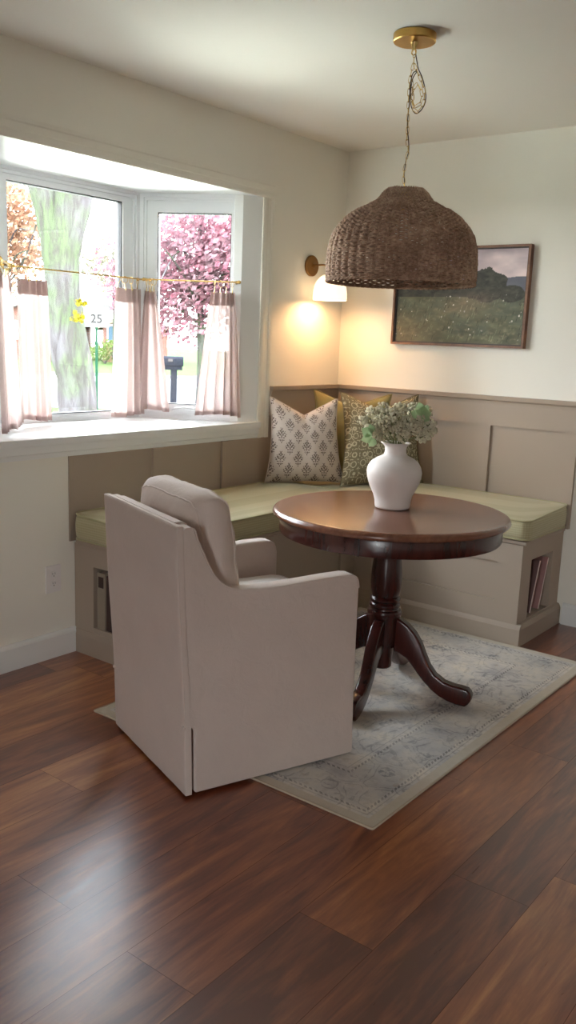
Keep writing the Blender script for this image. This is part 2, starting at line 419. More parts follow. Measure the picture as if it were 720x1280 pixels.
# added sliding glass door, unseen behind the camera, an opening for fill light
dr = empty('fill_door_1', (DX0, YB-.05, 0)); dr['kind'] = 'structure'
Lw = DX1-DX0
bm = bmesh.new()
for a in ((0, .06, 0, DZ), (Lw-.06, Lw, 0, DZ), (.06, Lw-.06, 0, .06), (.06, Lw-.06, DZ-.06, DZ), (Lw/2-.05, Lw/2+.05, .06, DZ-.06)): box(bm, a[0], a[1], -.04, .04, a[2], a[3])
link('fill_door_frame', bev(bm, .004), VINYL, dr)
for i in range(2):
    x0 = .06+i*(Lw/2-.01)
    link('glass_pane', bbox(x0, x0+Lw/2-.11, -.003, .003, .06, DZ-.06, .0005, 1), GLASS, dr)
link('fill_door_handle', bbox(Lw/2-.02, Lw/2+.02, .04, .075, .95, 1.15, .008), BLACK, dr)

def molding(name, prof, lo, hi, f, mat=TRIM):
    bm = bmesh.new(); prism(bm, prof, lo, hi, f); return structure(name, bm, mat, smooth=False)
bb = [(0, 0), (.016, 0), (.016, .095), (.012, .104), (.006, .112), (0, .112)]
molding('baseboard_left', bb, YB, -1.957, lambda u, v, w: (u, w, v))
molding('baseboard_far', bb, 1.474, XR, lambda u, v, w: (w, -u, v))
molding('baseboard_right', bb, YB, 0, lambda u, v, w: (XR-u, w, v))

# casing around the bay opening (profile across the width)
cp = [(0, 0), (0, .007), (.012, .010), (.03, .010), (.036, .007), (.060, .007), (.066, .011), (.080, .013), (.088, .013), (.088, 0)]
CW = .088
WCAS = m_paint('casing_paint', srgb(218, 216, 209), .5, .01, .02)
molding('trim_1', cp, OY0-CW, OY1+CW, lambda u, v, w: (v, w, OZ1+u), WALL)                 # head casing
molding('trim_2', cp, .868, OZ1, lambda u, v, w: (v, OY1+u, w), WALL)                      # right casing
molding('trim_3', cp, .868, OZ1, lambda u, v, w: (v, OY0-u, w), WALL)                      # left casing
ap = [(0, 0), (.01, 0), (.014, .02), (.020, .024), (.020, .060), (.026, .064), (.026, .0725), (.034, .078), (.036, .086), (0, .086)]
molding('trim_4', ap, OY0-.02, OY1+.0, lambda u, v, w: (u, w, .870+v), TRIM)               # apron under the seat board
# seat board and head board of the bay
A0 = (-.5, -1.955); A1 = (-.5, -1.12); S1 = (-.04, -.85); S0 = (-.04, -2.345)
out = .09
seat = [(.034, OY0-.0), (.034, OY1), (0, OY1), (-.04+.0, -.85+.02), (-.16, -.80), (-.62, -1.07), (-.62, -2.0), (-.16, -2.40), (-.04, -2.365), (0, OY0)]
bm = bmesh.new(); prism(bm, seat, OZ0-.03, OZ0, lambda u, v, w: (u, v, w)); structure('trim_5', bev(bm, .003), TRIM)
head = [(0, OY1), (-.16, -.80), (-.62, -1.07), (-.62, -2.0), (-.16, -2.40), (0, OY0)]
bm = bmesh.new(); prism(bm, head, OZ1, OZ1+.03, lambda u, v, w: (u, v, w)); structure('trim_6', bm, TRIM, smooth=False)
for nm, s in (('trim_7', 1), ('trim_8', -1)):
    Y = (lambda y: y) if s == 1 else (lambda y: OY0+(OY1-y))
    q = [(0.0, Y(OY1)), (-.04, Y(-.85)), (-.075, Y(-.872)), (-.16, Y(-.80)), (-.12, Y(-.70)), (0, Y(-.74))]
    bm = bmesh.new(); prism(bm, q, OZ0, OZ1, lambda u, v, w: (u, v, w)); structure(nm, bm, TRIM, smooth=False)

def window(name, a, b, gx0, gx1, gz0, gz1, crank=False):
    a = Vector((a[0], a[1], 0)); b = Vector((b[0], b[1], 0)); d = b-a; L = d.length
    r = empty(name, (a.x, a.y, 0), math.atan2(d.y, d.x)); r['kind'] = 'structure'
    # local x along the window, local +y = outward
    z0, z1 = OZ0, OZ1
    def ring(bm, x0, x1, y0, y1, za, zb, w):
        box(bm, x0, x0+w, y0, y1, za, zb); box(bm, x1-w, x1, y0, y1, za, zb)
        box(bm, x0+w, x1-w, y0, y1, za, za+w); box(bm, x0+w, x1-w, y0, y1, zb-w, zb)
    e = .02 if crank else .016
    bm = bmesh.new(); ring(bm, 0, L, .0, .09, z0, z1, e); link('window_frame', bev(bm, .003), VINYL, r)
    bm = bmesh.new(); ring(bm, e, L-e, .008, .085, z0+e, z1-e, .014); link('stop_bead', bev(bm, .002), VINYL, r)
    bm = bmesh.new(); x0, x1, za, zb = e+.014, L-e-.014, z0+e+.014, z1-e-.014
    box(bm, x0, gx0, .018, .07, za, zb); box(bm, gx1, x1, .018, .07, za, zb); box(bm, gx0, gx1, .018, .07, za, gz0); box(bm, gx0, gx1, .018, .07, gz1, zb)
    link('sash', bev(bm, .003), VINYL, r)
    bm = bmesh.new(); ring(bm, gx0, gx1, .026, .06, gz0, gz1, .004); link('gasket', bm, BLACK, r, smooth=False)
    bm = bmesh.new(); box(bm, gx0+.004, gx1-.004, .04, .044, gz0+.004, gz1-.004); link('glass_pane', bm, GLASS, r, smooth=False)
    if crank:
        bm = bmesh.new(); box(bm, L*.32, L*.62, .0, .012, z0+.034, z0+.05); link('crank_cover', bev(bm, .003), VINYL, r)
        bm = bmesh.new(); tube(bm, smooth_path([(L*.34, -.004, z0+.043), (L*.38, -.012, z0+.055), (L*.48, -.014, z0+.062), (L*.56, -.012, z0+.058)], 4), .006); link('crank_handle', bm, VINYL, r)
        for zz in (1.40, 1.86): link('sash_latch', bbox(x1-.012, x1+.004, .004, .022, zz, zz+.05, .003), VINYL, r)
    return r
window('window_1', A0, A1, .058, .738, .99, 2.035)
window('window_2', A1, S1, .088, .472, 1.03, 2.00, True)
window('window_3', S0, A0, .062, .446, 1.03, 2.00, True)
# exterior corner posts closing the bay between the windows
for nm, s in (('trim_9', 1), ('trim_10', -1)):
    Y = (lambda y: y) if s == 1 else (lambda y: -1.955-(y+1.12))
    q = [(-.5, Y(-1.12)), (-.59, Y(-1.12)), (-.61, Y(-1.07)), (-.545, Y(-1.042))]
    bm = bmesh.new(); prism(bm, q, OZ0, OZ1, lambda u, v, w: (u, v, w)); structure(nm, bm, VINYL, smooth=False)

# ------------------------------------------------------------------ wainscot behind the bench (built in, part of the room)
bm = bmesh.new()
zc0, zc1 = 1.098, 1.14
YL = -1.985; XE = 1.468
box(bm, 0, .008, YL, 0, .50, .869); box(bm, 0, .008, OY1+CW+.001, 0, .869, zc0)
box(bm, 0, .022, YL, YL+.0, .50, .869) if False else None
for y0, y1 in ((-1.51, -1.44), (-1.03, -.96), (-.55, -.48), (-.092, -.022)):
    top = .869 if y0 < OY1+CW else .985
    box(bm, .008, .022, y0, y1, .50, top)
box(bm, .008, .022, YL, -.022, .985, zc0) if False else box(bm, .008, .022, OY1+CW+.001, -.022, .985, zc0)
structure('trim_11', bm, TAUPE, smooth=False)
bm = bmesh.new()
box(bm, .008, XE, -.008, 0, .50, zc0)
for x0, x1 in ((.022, .092), (.462, .532), (.932, 1.002), (1.398, XE)): box(bm, x0, x1, -.022, -.008, .50, .985)
box(bm, .022, XE, -.022, -.008, .985, zc0)
structure('trim_12', bm, TAUPE, smooth=False)
capp = [(0, .0), (.024, .0), (.026, .014), (.036, .022), (.038, .042), (0, .042)]
molding('trim_13', capp, OY1+CW+.001, -.0, lambda u, v, w: (u, w, zc0+v), TAUPE)
molding('trim_14', capp, 0, XE+.006, lambda u, v, w: (w, -u, zc0+v), TAUPE)

# ------------------------------------------------------------------ L-shaped bench
bench = thing('banquette_bench', 'taupe painted L-shaped corner bench with panelled fronts and open book cubbies at both ends', 'bench')
BD = .50; BX = 1.44; BY = -1.956; BZ = .49
def board_hole(bm, f, u0, u1, v0, v1, hu0, hu1, hv0, hv1, w0, w1):
    for a in ((u0, hu0, v0, v1), (hu1, u1, v0, v1), (hu0, hu1, v0, hv0), (hu0, hu1, hv1, v1)):
        prism(bm, [(a[0], a[2]), (a[1], a[2]), (a[1], a[3]), (a[0], a[3])], w0, w1, f)
bm = bmesh.new()
FY = lambda u, v, w: (u, w, v)     # panel in xz, thickness along y
FX = lambda u, v, w: (w, u, v)
board_hole(bm, FY, .002, BD, 0, BZ, .125, .385, .13, .402, BY, BY+.02)      # left run end
box(bm, BD-.02, BD, BY+.02, -BD, 0, BZ)                                  # left run front
board_hole(bm, FX, -BD, -.002, 0, BZ, -.395, -.125, .112, .402, BX-.02, BX)   # right run end
box(bm, BD-.02, BX-.02, -BD, -BD+.02, 0, BZ)                             # right run front
link('carcass', bm, TAUPE, bench, smooth=False)
def cubby(box_args):
    bm = bmesh.new()
    for a in box_args: box(bm, *a)
    return link('cubby', bm, TAUPE, bench, smooth=False)
y0, y1 = BY+.02, BY+.25
cubby([(.105, .125, y0, y1, .11, .42), (.385, .405, y0, y1, .11, .42), (.125, .385, y0, y1, .11, .13), (.125, .385, y0, y1, .402, .42), (.105, .405, y1, y1+.01, .11, .42)])
x0, x1 = BX-.27, BX-.02
cubby([(x0, x1, -.415, -.395, .092, .42), (x0, x1, -.125, -.105, .092, .42), (x0, x1, -.395, -.125, .092, .112), (x0, x1, -.395, -.125, .402, .42), (x0-.01, x0, -.415, -.105, .092, .42)])
bm = bmesh.new()                                                          # lid boards
lidp = [(0.023, BY-.012), (BD+.016, BY-.012), (BD+.016, -BD-.016), (BX+.014, -BD-.016), (BX+.014, -.023), (.023, -.023)]
prism(bm, lidp, BZ, .508, lambda u, v, w: (u, v, w)); link('lid', bev(bm, .003), TAUPE, bench)
def shaker(bm, f, u0, u1, z0, z1, stiles, w0, w1):
    """raised rails and stiles on a face"""
    box2 = lambda a, b, c, d: prism(bm, [(a, c), (b, c), (b, d), (a, d)], w0, w1, f)
    box2(u0, u1, z0, .205); box2(u0, u1, .392, z1)
    for a, b in stiles: box2(a, b, .205, .392)
bm = bmesh.new(); shaker(bm, FY, BD+.0, BX, .10, BZ-.002, ((BD, .62), (1.32, BX)), -BD-.012, -BD)
link('front_panel', bm, TAUPE, bench, smooth=False)
bm = bmesh.new(); shaker(bm, FX, BY, -BD-.012, .10, BZ-.002, ((BY, BY+.1), (-1.27, -1.17), (-.64, -BD-.012)), BD, BD+.012)
link('front_panel', bm, TAUPE, bench, smooth=False)
mb = [(0, .0), (.022, 0), (.022, .082), (.018, .092), (.012, .104), (0, .108)]
for nm, lo, hi, f in (('a', BD, BX+.022, lambda u, v, w: (w, -BD-u, v)), ('b', -BD, -.002, lambda u, v, w: (BX+u, w, v)),
                      ('c', BY-.004, -BD-.0, lambda u, v, w: (BD+u, w, v)), ('d', .002, BD+.022, lambda u, v, w: (w, BY-u*.4, v))):
    bm = bmesh.new(); prism(bm, mb, lo, hi, f); link('base_moulding', bm, TAUPE, bench, smooth=False)

# ------------------------------------------------------------------ cushions on the bench
def boxed(outline, z0, hfun, crown, steps=7, rad=.014):
    """upholstered slab: outline list of (x,y), top follows hfun(x,y)"""
    bm = bmesh.new(); n = len(outline); cx = sum(p[0] for p in outline)/n; cy = sum(p[1] for p in outline)/n
    xs = [p[0] for p in outline]; ys = [p[1] for p in outline]; cx0 = (min(xs)+max(xs))/2; cy0 = (min(ys)+max(ys))/2; hx = (max(xs)-min(xs))/2; hy = (max(ys)-min(ys))/2
    rings = []
    def ring(ins, zf):
        r = []
        for i, (x, y) in enumerate(outline):
            a = Vector(outline[i-1]); b = Vector(outline[(i+1) % n]); t = (b-a).normalized(); nn = Vector((t.y, -t.x))
            p = Vector((x, y))-nn*ins if ins < .004 else Vector((cx0+(x-cx0)*(hx-ins)/hx, cy0+(y-cy0)*(hy-ins)/hy))
            r.append(bm.verts.new((p.x, p.y, zf(p.x, p.y))))
        rings.append(r)
    ring(.02, lambda x, y: z0)
    ring(.003, lambda x, y: z0+.004)
    for s in (.15, .35, .6, .85): ring(-.006*math.sin(PI*s), lambda x, y, s=s: z0+.004+(hfun(x, y)-z0-.008)*s)
    ring(.003, lambda x, y: hfun(x, y)-.004)
    for k in range(1, steps+1):
        a = k/steps; ring(.003+.2*a**1.6, lambda x, y, a=a: hfun(x, y)-.004+crown*math.sin(a*PI/2))
    for a, b in zip(rings, rings[1:]):
        for i in range(n): bm.faces.new((a[i], a[(i+1) % n], b[(i+1) % n], b[i]))
    bm.faces.new(rings[0][::-1]); bm.faces.new(rings[-1])
    bmesh.ops.recalc_face_normals(bm, faces=bm.faces[:]); return bm
def dens(poly, step=.05):
    o = []
    for i, p in enumerate(poly):
        q = poly[(i+1) % len(poly)]; d = math.dist(p, q); k = max(1, int(d/step))
        for j in range(k): o.append((p[0]+(q[0]-p[0])*j/k, p[1]+(q[1]-p[1])*j/k))
    return o
CB = .512
def seat_cushion(label, x0, x1, y0, y1, hf, org):
    t = thing('bench_cushion', label, 'cushion', org)
    sh = lambda L: [(a-org[0], b-org[1]) for a, b in L]
    ol = sh(dens(rrect(x0, x1, y0, y1, .045)))
    h = lambda x, y: hf(x+org[0], y+org[1])-org[2]
    link('cushion_body', boxed(ol, CB-org[2], h, .014), GREEN, t, angle=180)
    for zf in (lambda x, y: h(x, y)-.003, lambda x, y: CB+.006-org[2]):
        bm = bmesh.new(); tube(bm, [(x, y, zf(x, y)) for x, y in ol], .0045, 6, True); link('piping', bm, GREEN_P, t)
    return t
seat_cushion('long green woven bench cushion under the bay window', .024, .525, -1.985, -.532, lambda x, y: .63-.045*x, (.27, -1.26, CB))
seat_cushion('green woven bench cushion under the landscape painting', .024, 1.462, -.525, -.024, lambda x, y: .632+.045*y, (.74, -.27, CB))

# ------------------------------------------------------------------ throw pillows
def pillow(name, label, bl, br, tl, tr, thick, mat, dip, piping=None):
    bl, br, tl, tr = map(Vector, (bl, br, tl, tr)); N = 40
    org = (bl+br)/2
    nrm = ((br-bl).cross(tl-bl)).normalized()
    bm = bmesh.new(); uvl = bm.loops.layers.uv.new('UVMap')
    def pt(u, v, side):
        U, V = u*2-1, v*2-1
        # edges pull in between the corners
        pu = U*(1-.09*(1-V*V)); pv = V*(1-.03*(1-U*U))
        if V > 0: pv -= dip*V**1.6*max(0, 1-abs(U)/.95)**1.15
        k_ = (abs(U)*abs(V))**5; pu += .03*U*k_; pv += .03*V*k_
        a = (pu+1)/2; b = (pv+1)/2
        p = bl.lerp(br, a).lerp(tl.lerp(tr, a), b)
        e = max(0, (1-abs(U)**2.6))*max(0, (1-abs(V)**2.6))
        th = thick/2*e**.55
        w = noise.noise(Vector((U*2.2, V*2.2, 3*side)))*.012*e+noise.noise(Vector((U*6, V*6, 5)))*.003*e
        crease = -.035*math.exp(-(U/.16)**2)*max(0, V)**1.2*e if dip > .05 else 0
        return p+nrm*side*(th+w+crease)-org
    G = {}
    for s in (1, -1):
        for i in range(N+1):
            for j in range(N+1):
                edge = i in (0, N) or j in (0, N)
                if s == -1 and edge: G[s, i, j] = G[1, i, j]
                else: G[s, i, j] = bm.verts.new(pt(i/N, j/N, s))
        for i in range(N):
            for j in range(N):
                q = [G[s, i, j], G[s, i+1, j], G[s, i+1, j+1], G[s, i, j+1]]; uv = [(i/N, j/N), ((i+1)/N, j/N), ((i+1)/N, (j+1)/N), (i/N, (j+1)/N)]
                if s == -1: q.reverse(); uv.reverse()
                f = bm.faces.new(q)
                for lp, c in zip(f.loops, uv): lp[uvl].uv = c
    path = [G[1, i, 0].co.copy() for i in range(N)]+[G[1, N, j].co.copy() for j in range(N)]+[G[1, i, N].co.copy() for i in range(N, 0, -1)]+[G[1, 0, j].co.copy() for j in range(N, 0, -1)]
    t = thing(name, label, 'pillow', org)
    link('pillow_cover', bm, mat, t, angle=180)
    bm = bmesh.new(); tube(bm, path, .003, 6, True); link('seam_piping', bm, piping or mat, t)
    return t
pillow('throw_pillow', 'cream throw pillow with small brown block-print flower sprigs', (.062, -.725, .635), (.335, -.39, .635), (.055, -.70, 1.082), (.285, -.415, 1.078), .15, FLORAL, .36)
pillow('throw_pillow', 'olive throw pillow with pale crackled cell pattern behind the vase', (.37, -.46, .632), (.645, -.07, .645), (.235, -.30, 1.108), (.585, -.075, 1.112), .13, CRACKLE, .34)
pillow('throw_pillow', 'plain mustard yellow throw pillow tucked into the corner behind the others', (.11, -.40, .645), (.46, -.11, .645), (.06, -.31, 1.112), (.42, -.085, 1.104), .10, YELLOW, .30)

# ------------------------------------------------------------------ books in the cubbies
def book(label, loc, rot, w, h, d, cover, page, spine_mark=None, spine_col=None, name='book', group=None):
    """thickness w along local x, height h, depth d along local y (spine at y=0)"""
    t = thing(name, label, 'book', loc, 0, group); t.rotation_euler = rot
    bm = bmesh.new()
    box(bm, 0, .0025, 0, d, 0, h); box(bm, w-.0025, w, 0, d, 0, h); box(bm, .0025, w-.0025, 0, .003, 0, h)
    link('cover', bev(bm, .0008, 1), cover, t)
    bm = bmesh.new(); box(bm, .0026, w-.0026, .0032, d-.004, .003, h-.003); link('pages', bm, page, t, smooth=False)
    if spine_mark: link('spine_label', bbox(w*.18, w*.82, -.0012, -.0002, h*.74, h*.93, .0003, 1), spine_mark, t)
    if spine_col: link('spine', bbox(0, w, -.0014, -.0002, 0, h, .0004, 1), spine_col, t)
    return t
PAGE = m_flat('book_paper', srgb(224, 208, 200), .8)
bk = lambda n, r, g, b: m_flat(n, srgb(r, g, b), .7)
book('grey beige book with a dark spine label in the left bench cubby', (.142, BY+.006, .1305), (0, 0, 0), .05, .252, .18, bk('linen_cover', 150, 138, 122), PAGE, bk('dark_label', 62, 44, 40))
book('dark brown book beside the grey beige one in the left bench cubby', (.1945, BY+.012, .1305), (0, 0, 0), .04, .243, .17, bk('brown_cover', 70, 52, 46), PAGE)
book('mauve brown book leaning at the left of the right bench cubby', (BX-.014, -.335, .121), (0, math.radians(17), PI/2), .015, .262, .19, [bk('mauve_cover', 108, 80, 78)], PAGE, spine_col=bk('pale_spine', 214, 196, 190))
book('dusty pink book leaning at the right of the right bench cubby', (BX-.014, -.225, .118), (0, math.radians(17), PI/2), .011, .262, .19, [bk('pink_cover', 160, 118, 114)], PAGE, spine_col=bk('cream_spine', 222, 204, 196))

# ------------------------------------------------------------------ rug
RC = (1.1875, -1.43, 0)
rw, rl = 1.225, 1.805
rug = thing('area_rug', 'faded grey and beige oriental-style rug under the round table', 'rug', RC)
bm = bmesh.new(); nx, ny = 40, 60
g = [[bm.verts.new((-rw/2+rw*i/nx, -rl/2+rl*j/ny, .007+.0008*noise.noise(Vector((i*.3, j*.3, 0))))) for j in range(ny+1)] for i in range(nx+1)]
for i in range(nx):
    for j in range(ny): bm.faces.new((g[i][j], g[i+1][j], g[i+1][j+1], g[i][j+1]))
r = bmesh.ops.extrude_face_region(bm, geom=bm.faces[:]); 
for v_ in [e for e in r['geom'] if isinstance(e, bmesh.types.BMVert)]: v_.co.z = .0008
bmesh.ops.recalc_face_normals(bm, faces=bm.faces[:])
link('pile', bm, RUG, rug)
bm = bmesh.new(); tube(bm, [(x, y, .0045) for x, y in dens(rrect(-rw/2, rw/2, -rl/2, rl/2, .006, 2), .1)], .004, 6, True); link('bound_edge', bm, RUGEDGE, rug)

# ------------------------------------------------------------------ table
TX, TY = 1.255, -1.42
TH = .742
table = thing('pedestal_table', 'round dark cherry wood pedestal table with four curved legs', 'table', (TX, TY, .0078))
bm = bmesh.new()
lathe(bm, [(0, TH), (.435, TH), (.447, TH-.001), (.456, TH-.005), (.461, TH-.012), (.462, TH-.018), (.458, TH-.024), (.450, TH-.028), (.440, TH-.030), (0, TH-.030)], 128)
link('tabletop', bm, CHERRY_TOP, table, angle=50)
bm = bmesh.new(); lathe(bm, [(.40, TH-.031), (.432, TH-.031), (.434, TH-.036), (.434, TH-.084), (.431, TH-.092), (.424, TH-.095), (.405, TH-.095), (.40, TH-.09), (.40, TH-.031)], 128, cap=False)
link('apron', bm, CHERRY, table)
for a in (287, 107):
    t = math.radians(a); c, s = math.cos(t), math.sin(t); r0 = .434
    bm = bmesh.new(); prism(bm, [(-.003, 0), (.003, 0), (.003, .062), (-.003, .062)], r0-.002, r0+.0012, lambda u, v, w: (w*c-u*s, w*s+u*c, TH-.094+v)); link('apron_seam', bm, m_flat('seam_shadow', srgb(24, 12, 10), .6), table, smooth=False)
bm = bmesh.new(); box(bm, -.2, .2, -.035, .035, TH-.06, TH-.031); box(bm, -.035, .035, -.2, .2, TH-.0605, TH-.0315)
link('cleat', bev(bm, .003), CHERRY, table)
z = lambda q: q-.008
col = [(.036, z(.107)), (.040, z(.112)), (.042, z(.15)), (.046, z(.19)), (.058, z(.215)), (.062, z(.24)), (.064, z(.32)), (.068, z(.332)), (.069, z(.340)), (.066, z(.348)),
       (.058, z(.352)), (.057, z(.358)), (.061, z(.363)), (.062, z(.369)), (.060, z(.375)), (.055, z(.379)), (.056, z(.384)), (.060, z(.388)), (.061, z(.394)), (.058, z(.400)), (.053, z(.404)),
       (.056, z(.415)), (.060, z(.435)), (.062, z(.46)), (.061, z(.50)), (.057, z(.54)), (.054, z(.565)), (.054, z(.58)), (.060, z(.592)), (.064, z(.598)), (.066, z(.606)), (.066, z(.62)), (.062, z(.626)), (.062, z(.635)), (.070, z(.645)), (.074, z(.655)), (.074, TH-.06)]
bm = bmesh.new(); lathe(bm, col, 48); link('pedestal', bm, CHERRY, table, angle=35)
up = [(.05, .315), (.075, .308), (.105, .290), (.135, .262), (.160, .225), (.180, .180), (.200, .140), (.226, .108), (.262, .086), (.300, .078), (.335, .076), (.358, .072), (.370, .060), (.375, .045), (.372, .026), (.362, .010), (.352, .001)]
lo = [(.335, .001), (.315, .003), (.280, .010), (.245, .024), (.213, .044), (.183, .070), (.155, .100), (.128, .132), (.104, .155), (.075, .170), (.05, .176)]
from mathutils import geometry
for a in (14, 104, 194, 284):
    t = math.radians(a); c, s = math.cos(t), math.sin(t)
    bm = bmesh.new()
    def f(u, v, w):
        k = 1-.0*u; hw = w*(1.0 if u < .3 else 1.0)
        return (u*c-hw*s, u*s+hw*c, v)
    prism(bm, smooth_poly if False else [(p[0], p[1]) for p in up+lo], -.023, .023, f)
    bev(bm, .009, 3, 50)
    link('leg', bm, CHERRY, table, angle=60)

# ------------------------------------------------------------------ vase with flowers
VX, VY, VZ = 1.236, -1.378, .7500
vase = thing('vase', 'matte white ceramic vase with narrow neck on the round table', 'vase', (VX, VY, VZ))
vp = [(0.0, .001), (.062, .001), (.068, .004), (.070, .012), (.071, .03), (.077, .052), (.090, .080), (.101, .105), (.107, .128), (.1085, .145), (.104, .165), (.092, .184), (.074, .198), (.056, .206), (.046, .212), (.0425, .220), (.0415, .232), (.0425, .242), (.047, .250), (.056, .2555), (.059, .258),
      (.058, .2605), (.050, .259), (.041, .251), (.037, .240), (.036, .225), (.040, .212), (.06, .200), (.085, .180), (.1, .15), (.098, .12), (.08, .07), (.06, .03), (0, .02)]
bm = bmesh.new(); lathe(bm, vp, 64, cap=False)
for v_ in bm.verts:
    if v_.co.z > .02: v_.co += v_.co.normalized()*.0015*noise.noise(v_.co*28)
link('vase_body', bm, CERAMIC, vase, angle=180)
STEM = m_flat('flower_stem_green', srgb(110, 118, 72), .7)
BLO = m_leaf('dried_blossom', srgb(206, 200, 172), srgb(244, 240, 222), tr=.4)
LEAF = m_leaf('bright_leaf', srgb(150, 178, 132), srgb(186, 206, 164), tr=.35)
frnd = random.Random(11)
RIGHT = Vector((.79, .613, 0)); FWD = Vector((-.607, .795, 0))
heads = [(-.125, .075, .0), (-.095, .105, .03), (-.10, .045, -.03), (-.06, .125, .0), (-.055, .07, -.05), (-.035, .04, -.02), (-.02, .11, -.03), (.0, .06, -.06), (.01, .125, .02), (.035, .085, -.04), (.045, .045, -.03),
         (.06, .13, .0), (.075, .09, -.03), (.09, .05, -.01), (.11, .115, .02), (.125, .075, .0), (.135, .045, .02), (.0, .09, .06), (-.05, .10, .06), (.07, .10, .06), (-.08, .02, -.035), (.02, .03, -.055), (.10, .025, -.02), (-.02, .075, -.055), (.06, .065, -.05), (-.075, .075, -.03)]
for i, (a, h, d) in enumerate(heads):
    side = 'left' if a < -.03 else ('right' if a > .05 else 'middle')
    t = thing('flower_stem', 'dried pale green filler flower stem in the %s of the white vase' % side, 'flower', (VX, VY, VZ), 0, 'dried flower stems in the %s of the vase' % side)
    top = RIGHT*a+FWD*d+Vector((0, 0, .262+h))
    p0 = Vector((0, 0, .05))+RIGHT*(-a*.15); p1 = RIGHT*(a*.13)+FWD*(d*.2)+Vector((0, 0, .235)); p2 = RIGHT*(a*.5)+FWD*(d*.6)+Vector((0, 0, .262+h*.45))
    bm = bmesh.new(); pts = smooth_path([p0, p1, p2, top], 5); tube(bm, pts, .0014, 5)
    for k in range(7):
        v1 = Vector((frnd.uniform(-1, 1), frnd.uniform(-1, 1), frnd.uniform(.1, 1))).normalized()
        tube(bm, [p2.lerp(top, .45), p2.lerp(top, .9)+v1*.012, top+v1*.024], .0008, 4)
    link('stem', bm, STEM, t)
    bm = bmesh.new()
    for k in range(60):
        v1 = Vector((frnd.gauss(0, 1), frnd.gauss(0, 1), frnd.gauss(.25, .8))).normalized()*(.027*frnd.uniform(.6, 1.08))
        r = frnd.uniform(.0042, .0075)
        bmesh.ops.create_icosphere(bm, subdivisions=1, radius=r, matrix=Matrix.Translation(top+v1) @ Matrix.Scale(.8, 4, v1.normalized()))
    link('blossom', bm, BLO, t)
def leaf_sprig(label, base, cen, lv):
    t = thing('leaf_sprig', label, 'leaf', (VX, VY, VZ))
    bm = bmesh.new(); tube(bm, smooth_path([Vector((0, 0, .06)), base, cen], 6), .0013, 5); link('stem', bm, STEM, t)
    for (dx, dz, L, ang) in lv:
        bm = bmesh.new(); n = 8; rows = []
        ax = (RIGHT*math.cos(ang)+Vector((0, 0, 1))*math.sin(ang)).normalized(); sd = ax.cross(FWD).normalized()
        o = cen+RIGHT*dx+Vector((0, 0, dz))
        for q in range(n+1):
            u = q/n; w = L*.42*math.sin(PI*u**.8)*(1+.12*math.sin(q*2.6)); c = o+ax*(L*u)-FWD*(.012*math.sin(PI*u))
            rows.append([bm.verts.new(c-sd*w-FWD*.004), bm.verts.new(c), bm.verts.new(c+sd*w-FWD*.006)])
        for a, b in zip(rows, rows[1:]):
            for m in range(2): bm.faces.new((a[m], a[m+1], b[m+1], b[m]))
        bmesh.ops.remove_doubles(bm, verts=bm.verts, dist=.0001)
        link('leaf', bm, LEAF, t, angle=180)
leaf_sprig('bright green leaf sprig at the left of the vase flowers', RIGHT*-.03+Vector((0, 0, .245)), RIGHT*-.10-FWD*.05+Vector((0, 0, .29)), [(0, 0, .05, 2.6), (0, -.005, .045, 3.5), (.0, .01, .035, 1.9), (.01, -.01, .04, 4.2)])
leaf_sprig('blue green leaf sprig at the top right of the vase flowers', RIGHT*.03+Vector((0, 0, .245)), RIGHT*.085-FWD*.035+Vector((0, 0, .375)), [(0, 0, .05, 1.8), (0, 0, .045, 1.0), (.0, 0, .04, .2), (0, -.005, .045, 2.8), (0, 0, .04, -.6)])

# ------------------------------------------------------------------ slipcovered armchair
chd = Vector((.349, .937, 0))
CHA = Vector((1.276, -2.567, 0))
chair = thing('slipcovered_armchair', 'cream linen slipcovered armchair with loose back cushion facing the round table', 'armchair',
              CHA+Vector((-.937, .349, 0))*.2915+chd*.31, -math.atan2(.349, .937))
HW = .2915
Yo = -.31                           # local y of the back face
lean = [(0, 0), (.28, -.008), (.60, -.03), (.85, -.042), (1.2, -.05)]
def ln(zz):
    for (a, b), (c, d) in zip(lean, lean[1:]):
        if zz <= c: return b+(d-b)*max(0, (zz-a))/(c-a)
    return lean[-1][1]
Z0 = .012
side_prof = [(.032, Z0), (.028, .222), (.0155, .228), (.0135, .28), (-.0085, .60), (-.0205, .840), (-.012, .848), (.006, .849), (.018, .842), (.026, .815), (.038, .79), (.050, .765), (.064, .735), (.084, .70), (.108, .675), (.140, .655), (.18, .645), (.24, .640), (.31, .640), (.40, .643), (.50, .647), (.565, .648), (.590, .645), (.606, .636), (.614, .620), (.618, .600), (.619, .45), (.622, .2), (.628, Z0)]
SEAMZ = .23
bmA = None
for s in (1, -1):
    bm = bmesh.new()
    prism(bm, side_prof, s*(HW-.062), s*HW, lambda u, v, w: (w, Yo+u, v))
    bev(bm, .010, 3, 55, lambda e: max(v.co.y for v in e.verts) > Yo+.0225)
    link('arm_panel', bm, LINEN, chair, angle=60)
    # welt along the outer top edge
    bm = bmesh.new(); pts = [(s*(HW-.003), Yo+u, v-.003) for u, v in side_prof[5:26]]
    tube(bm, smooth_path(pts, 3), .0022, 6); link('welt', bm, LINEN, chair)
bm = bmesh.new()                    # back cover with a skirt slit at each corner
zs = [Z0, .06, .12, .18, SEAMZ-.004, SEAMZ, .30, .4, .5, .6, .7, .78, .84, .853]
nx = 24
def wob(x_, z_): return .003*noise.noise(Vector((x_*5, z_*4, 1)))*(1 if z_ < .8 else .3)
def bx_edge(z_): return HW
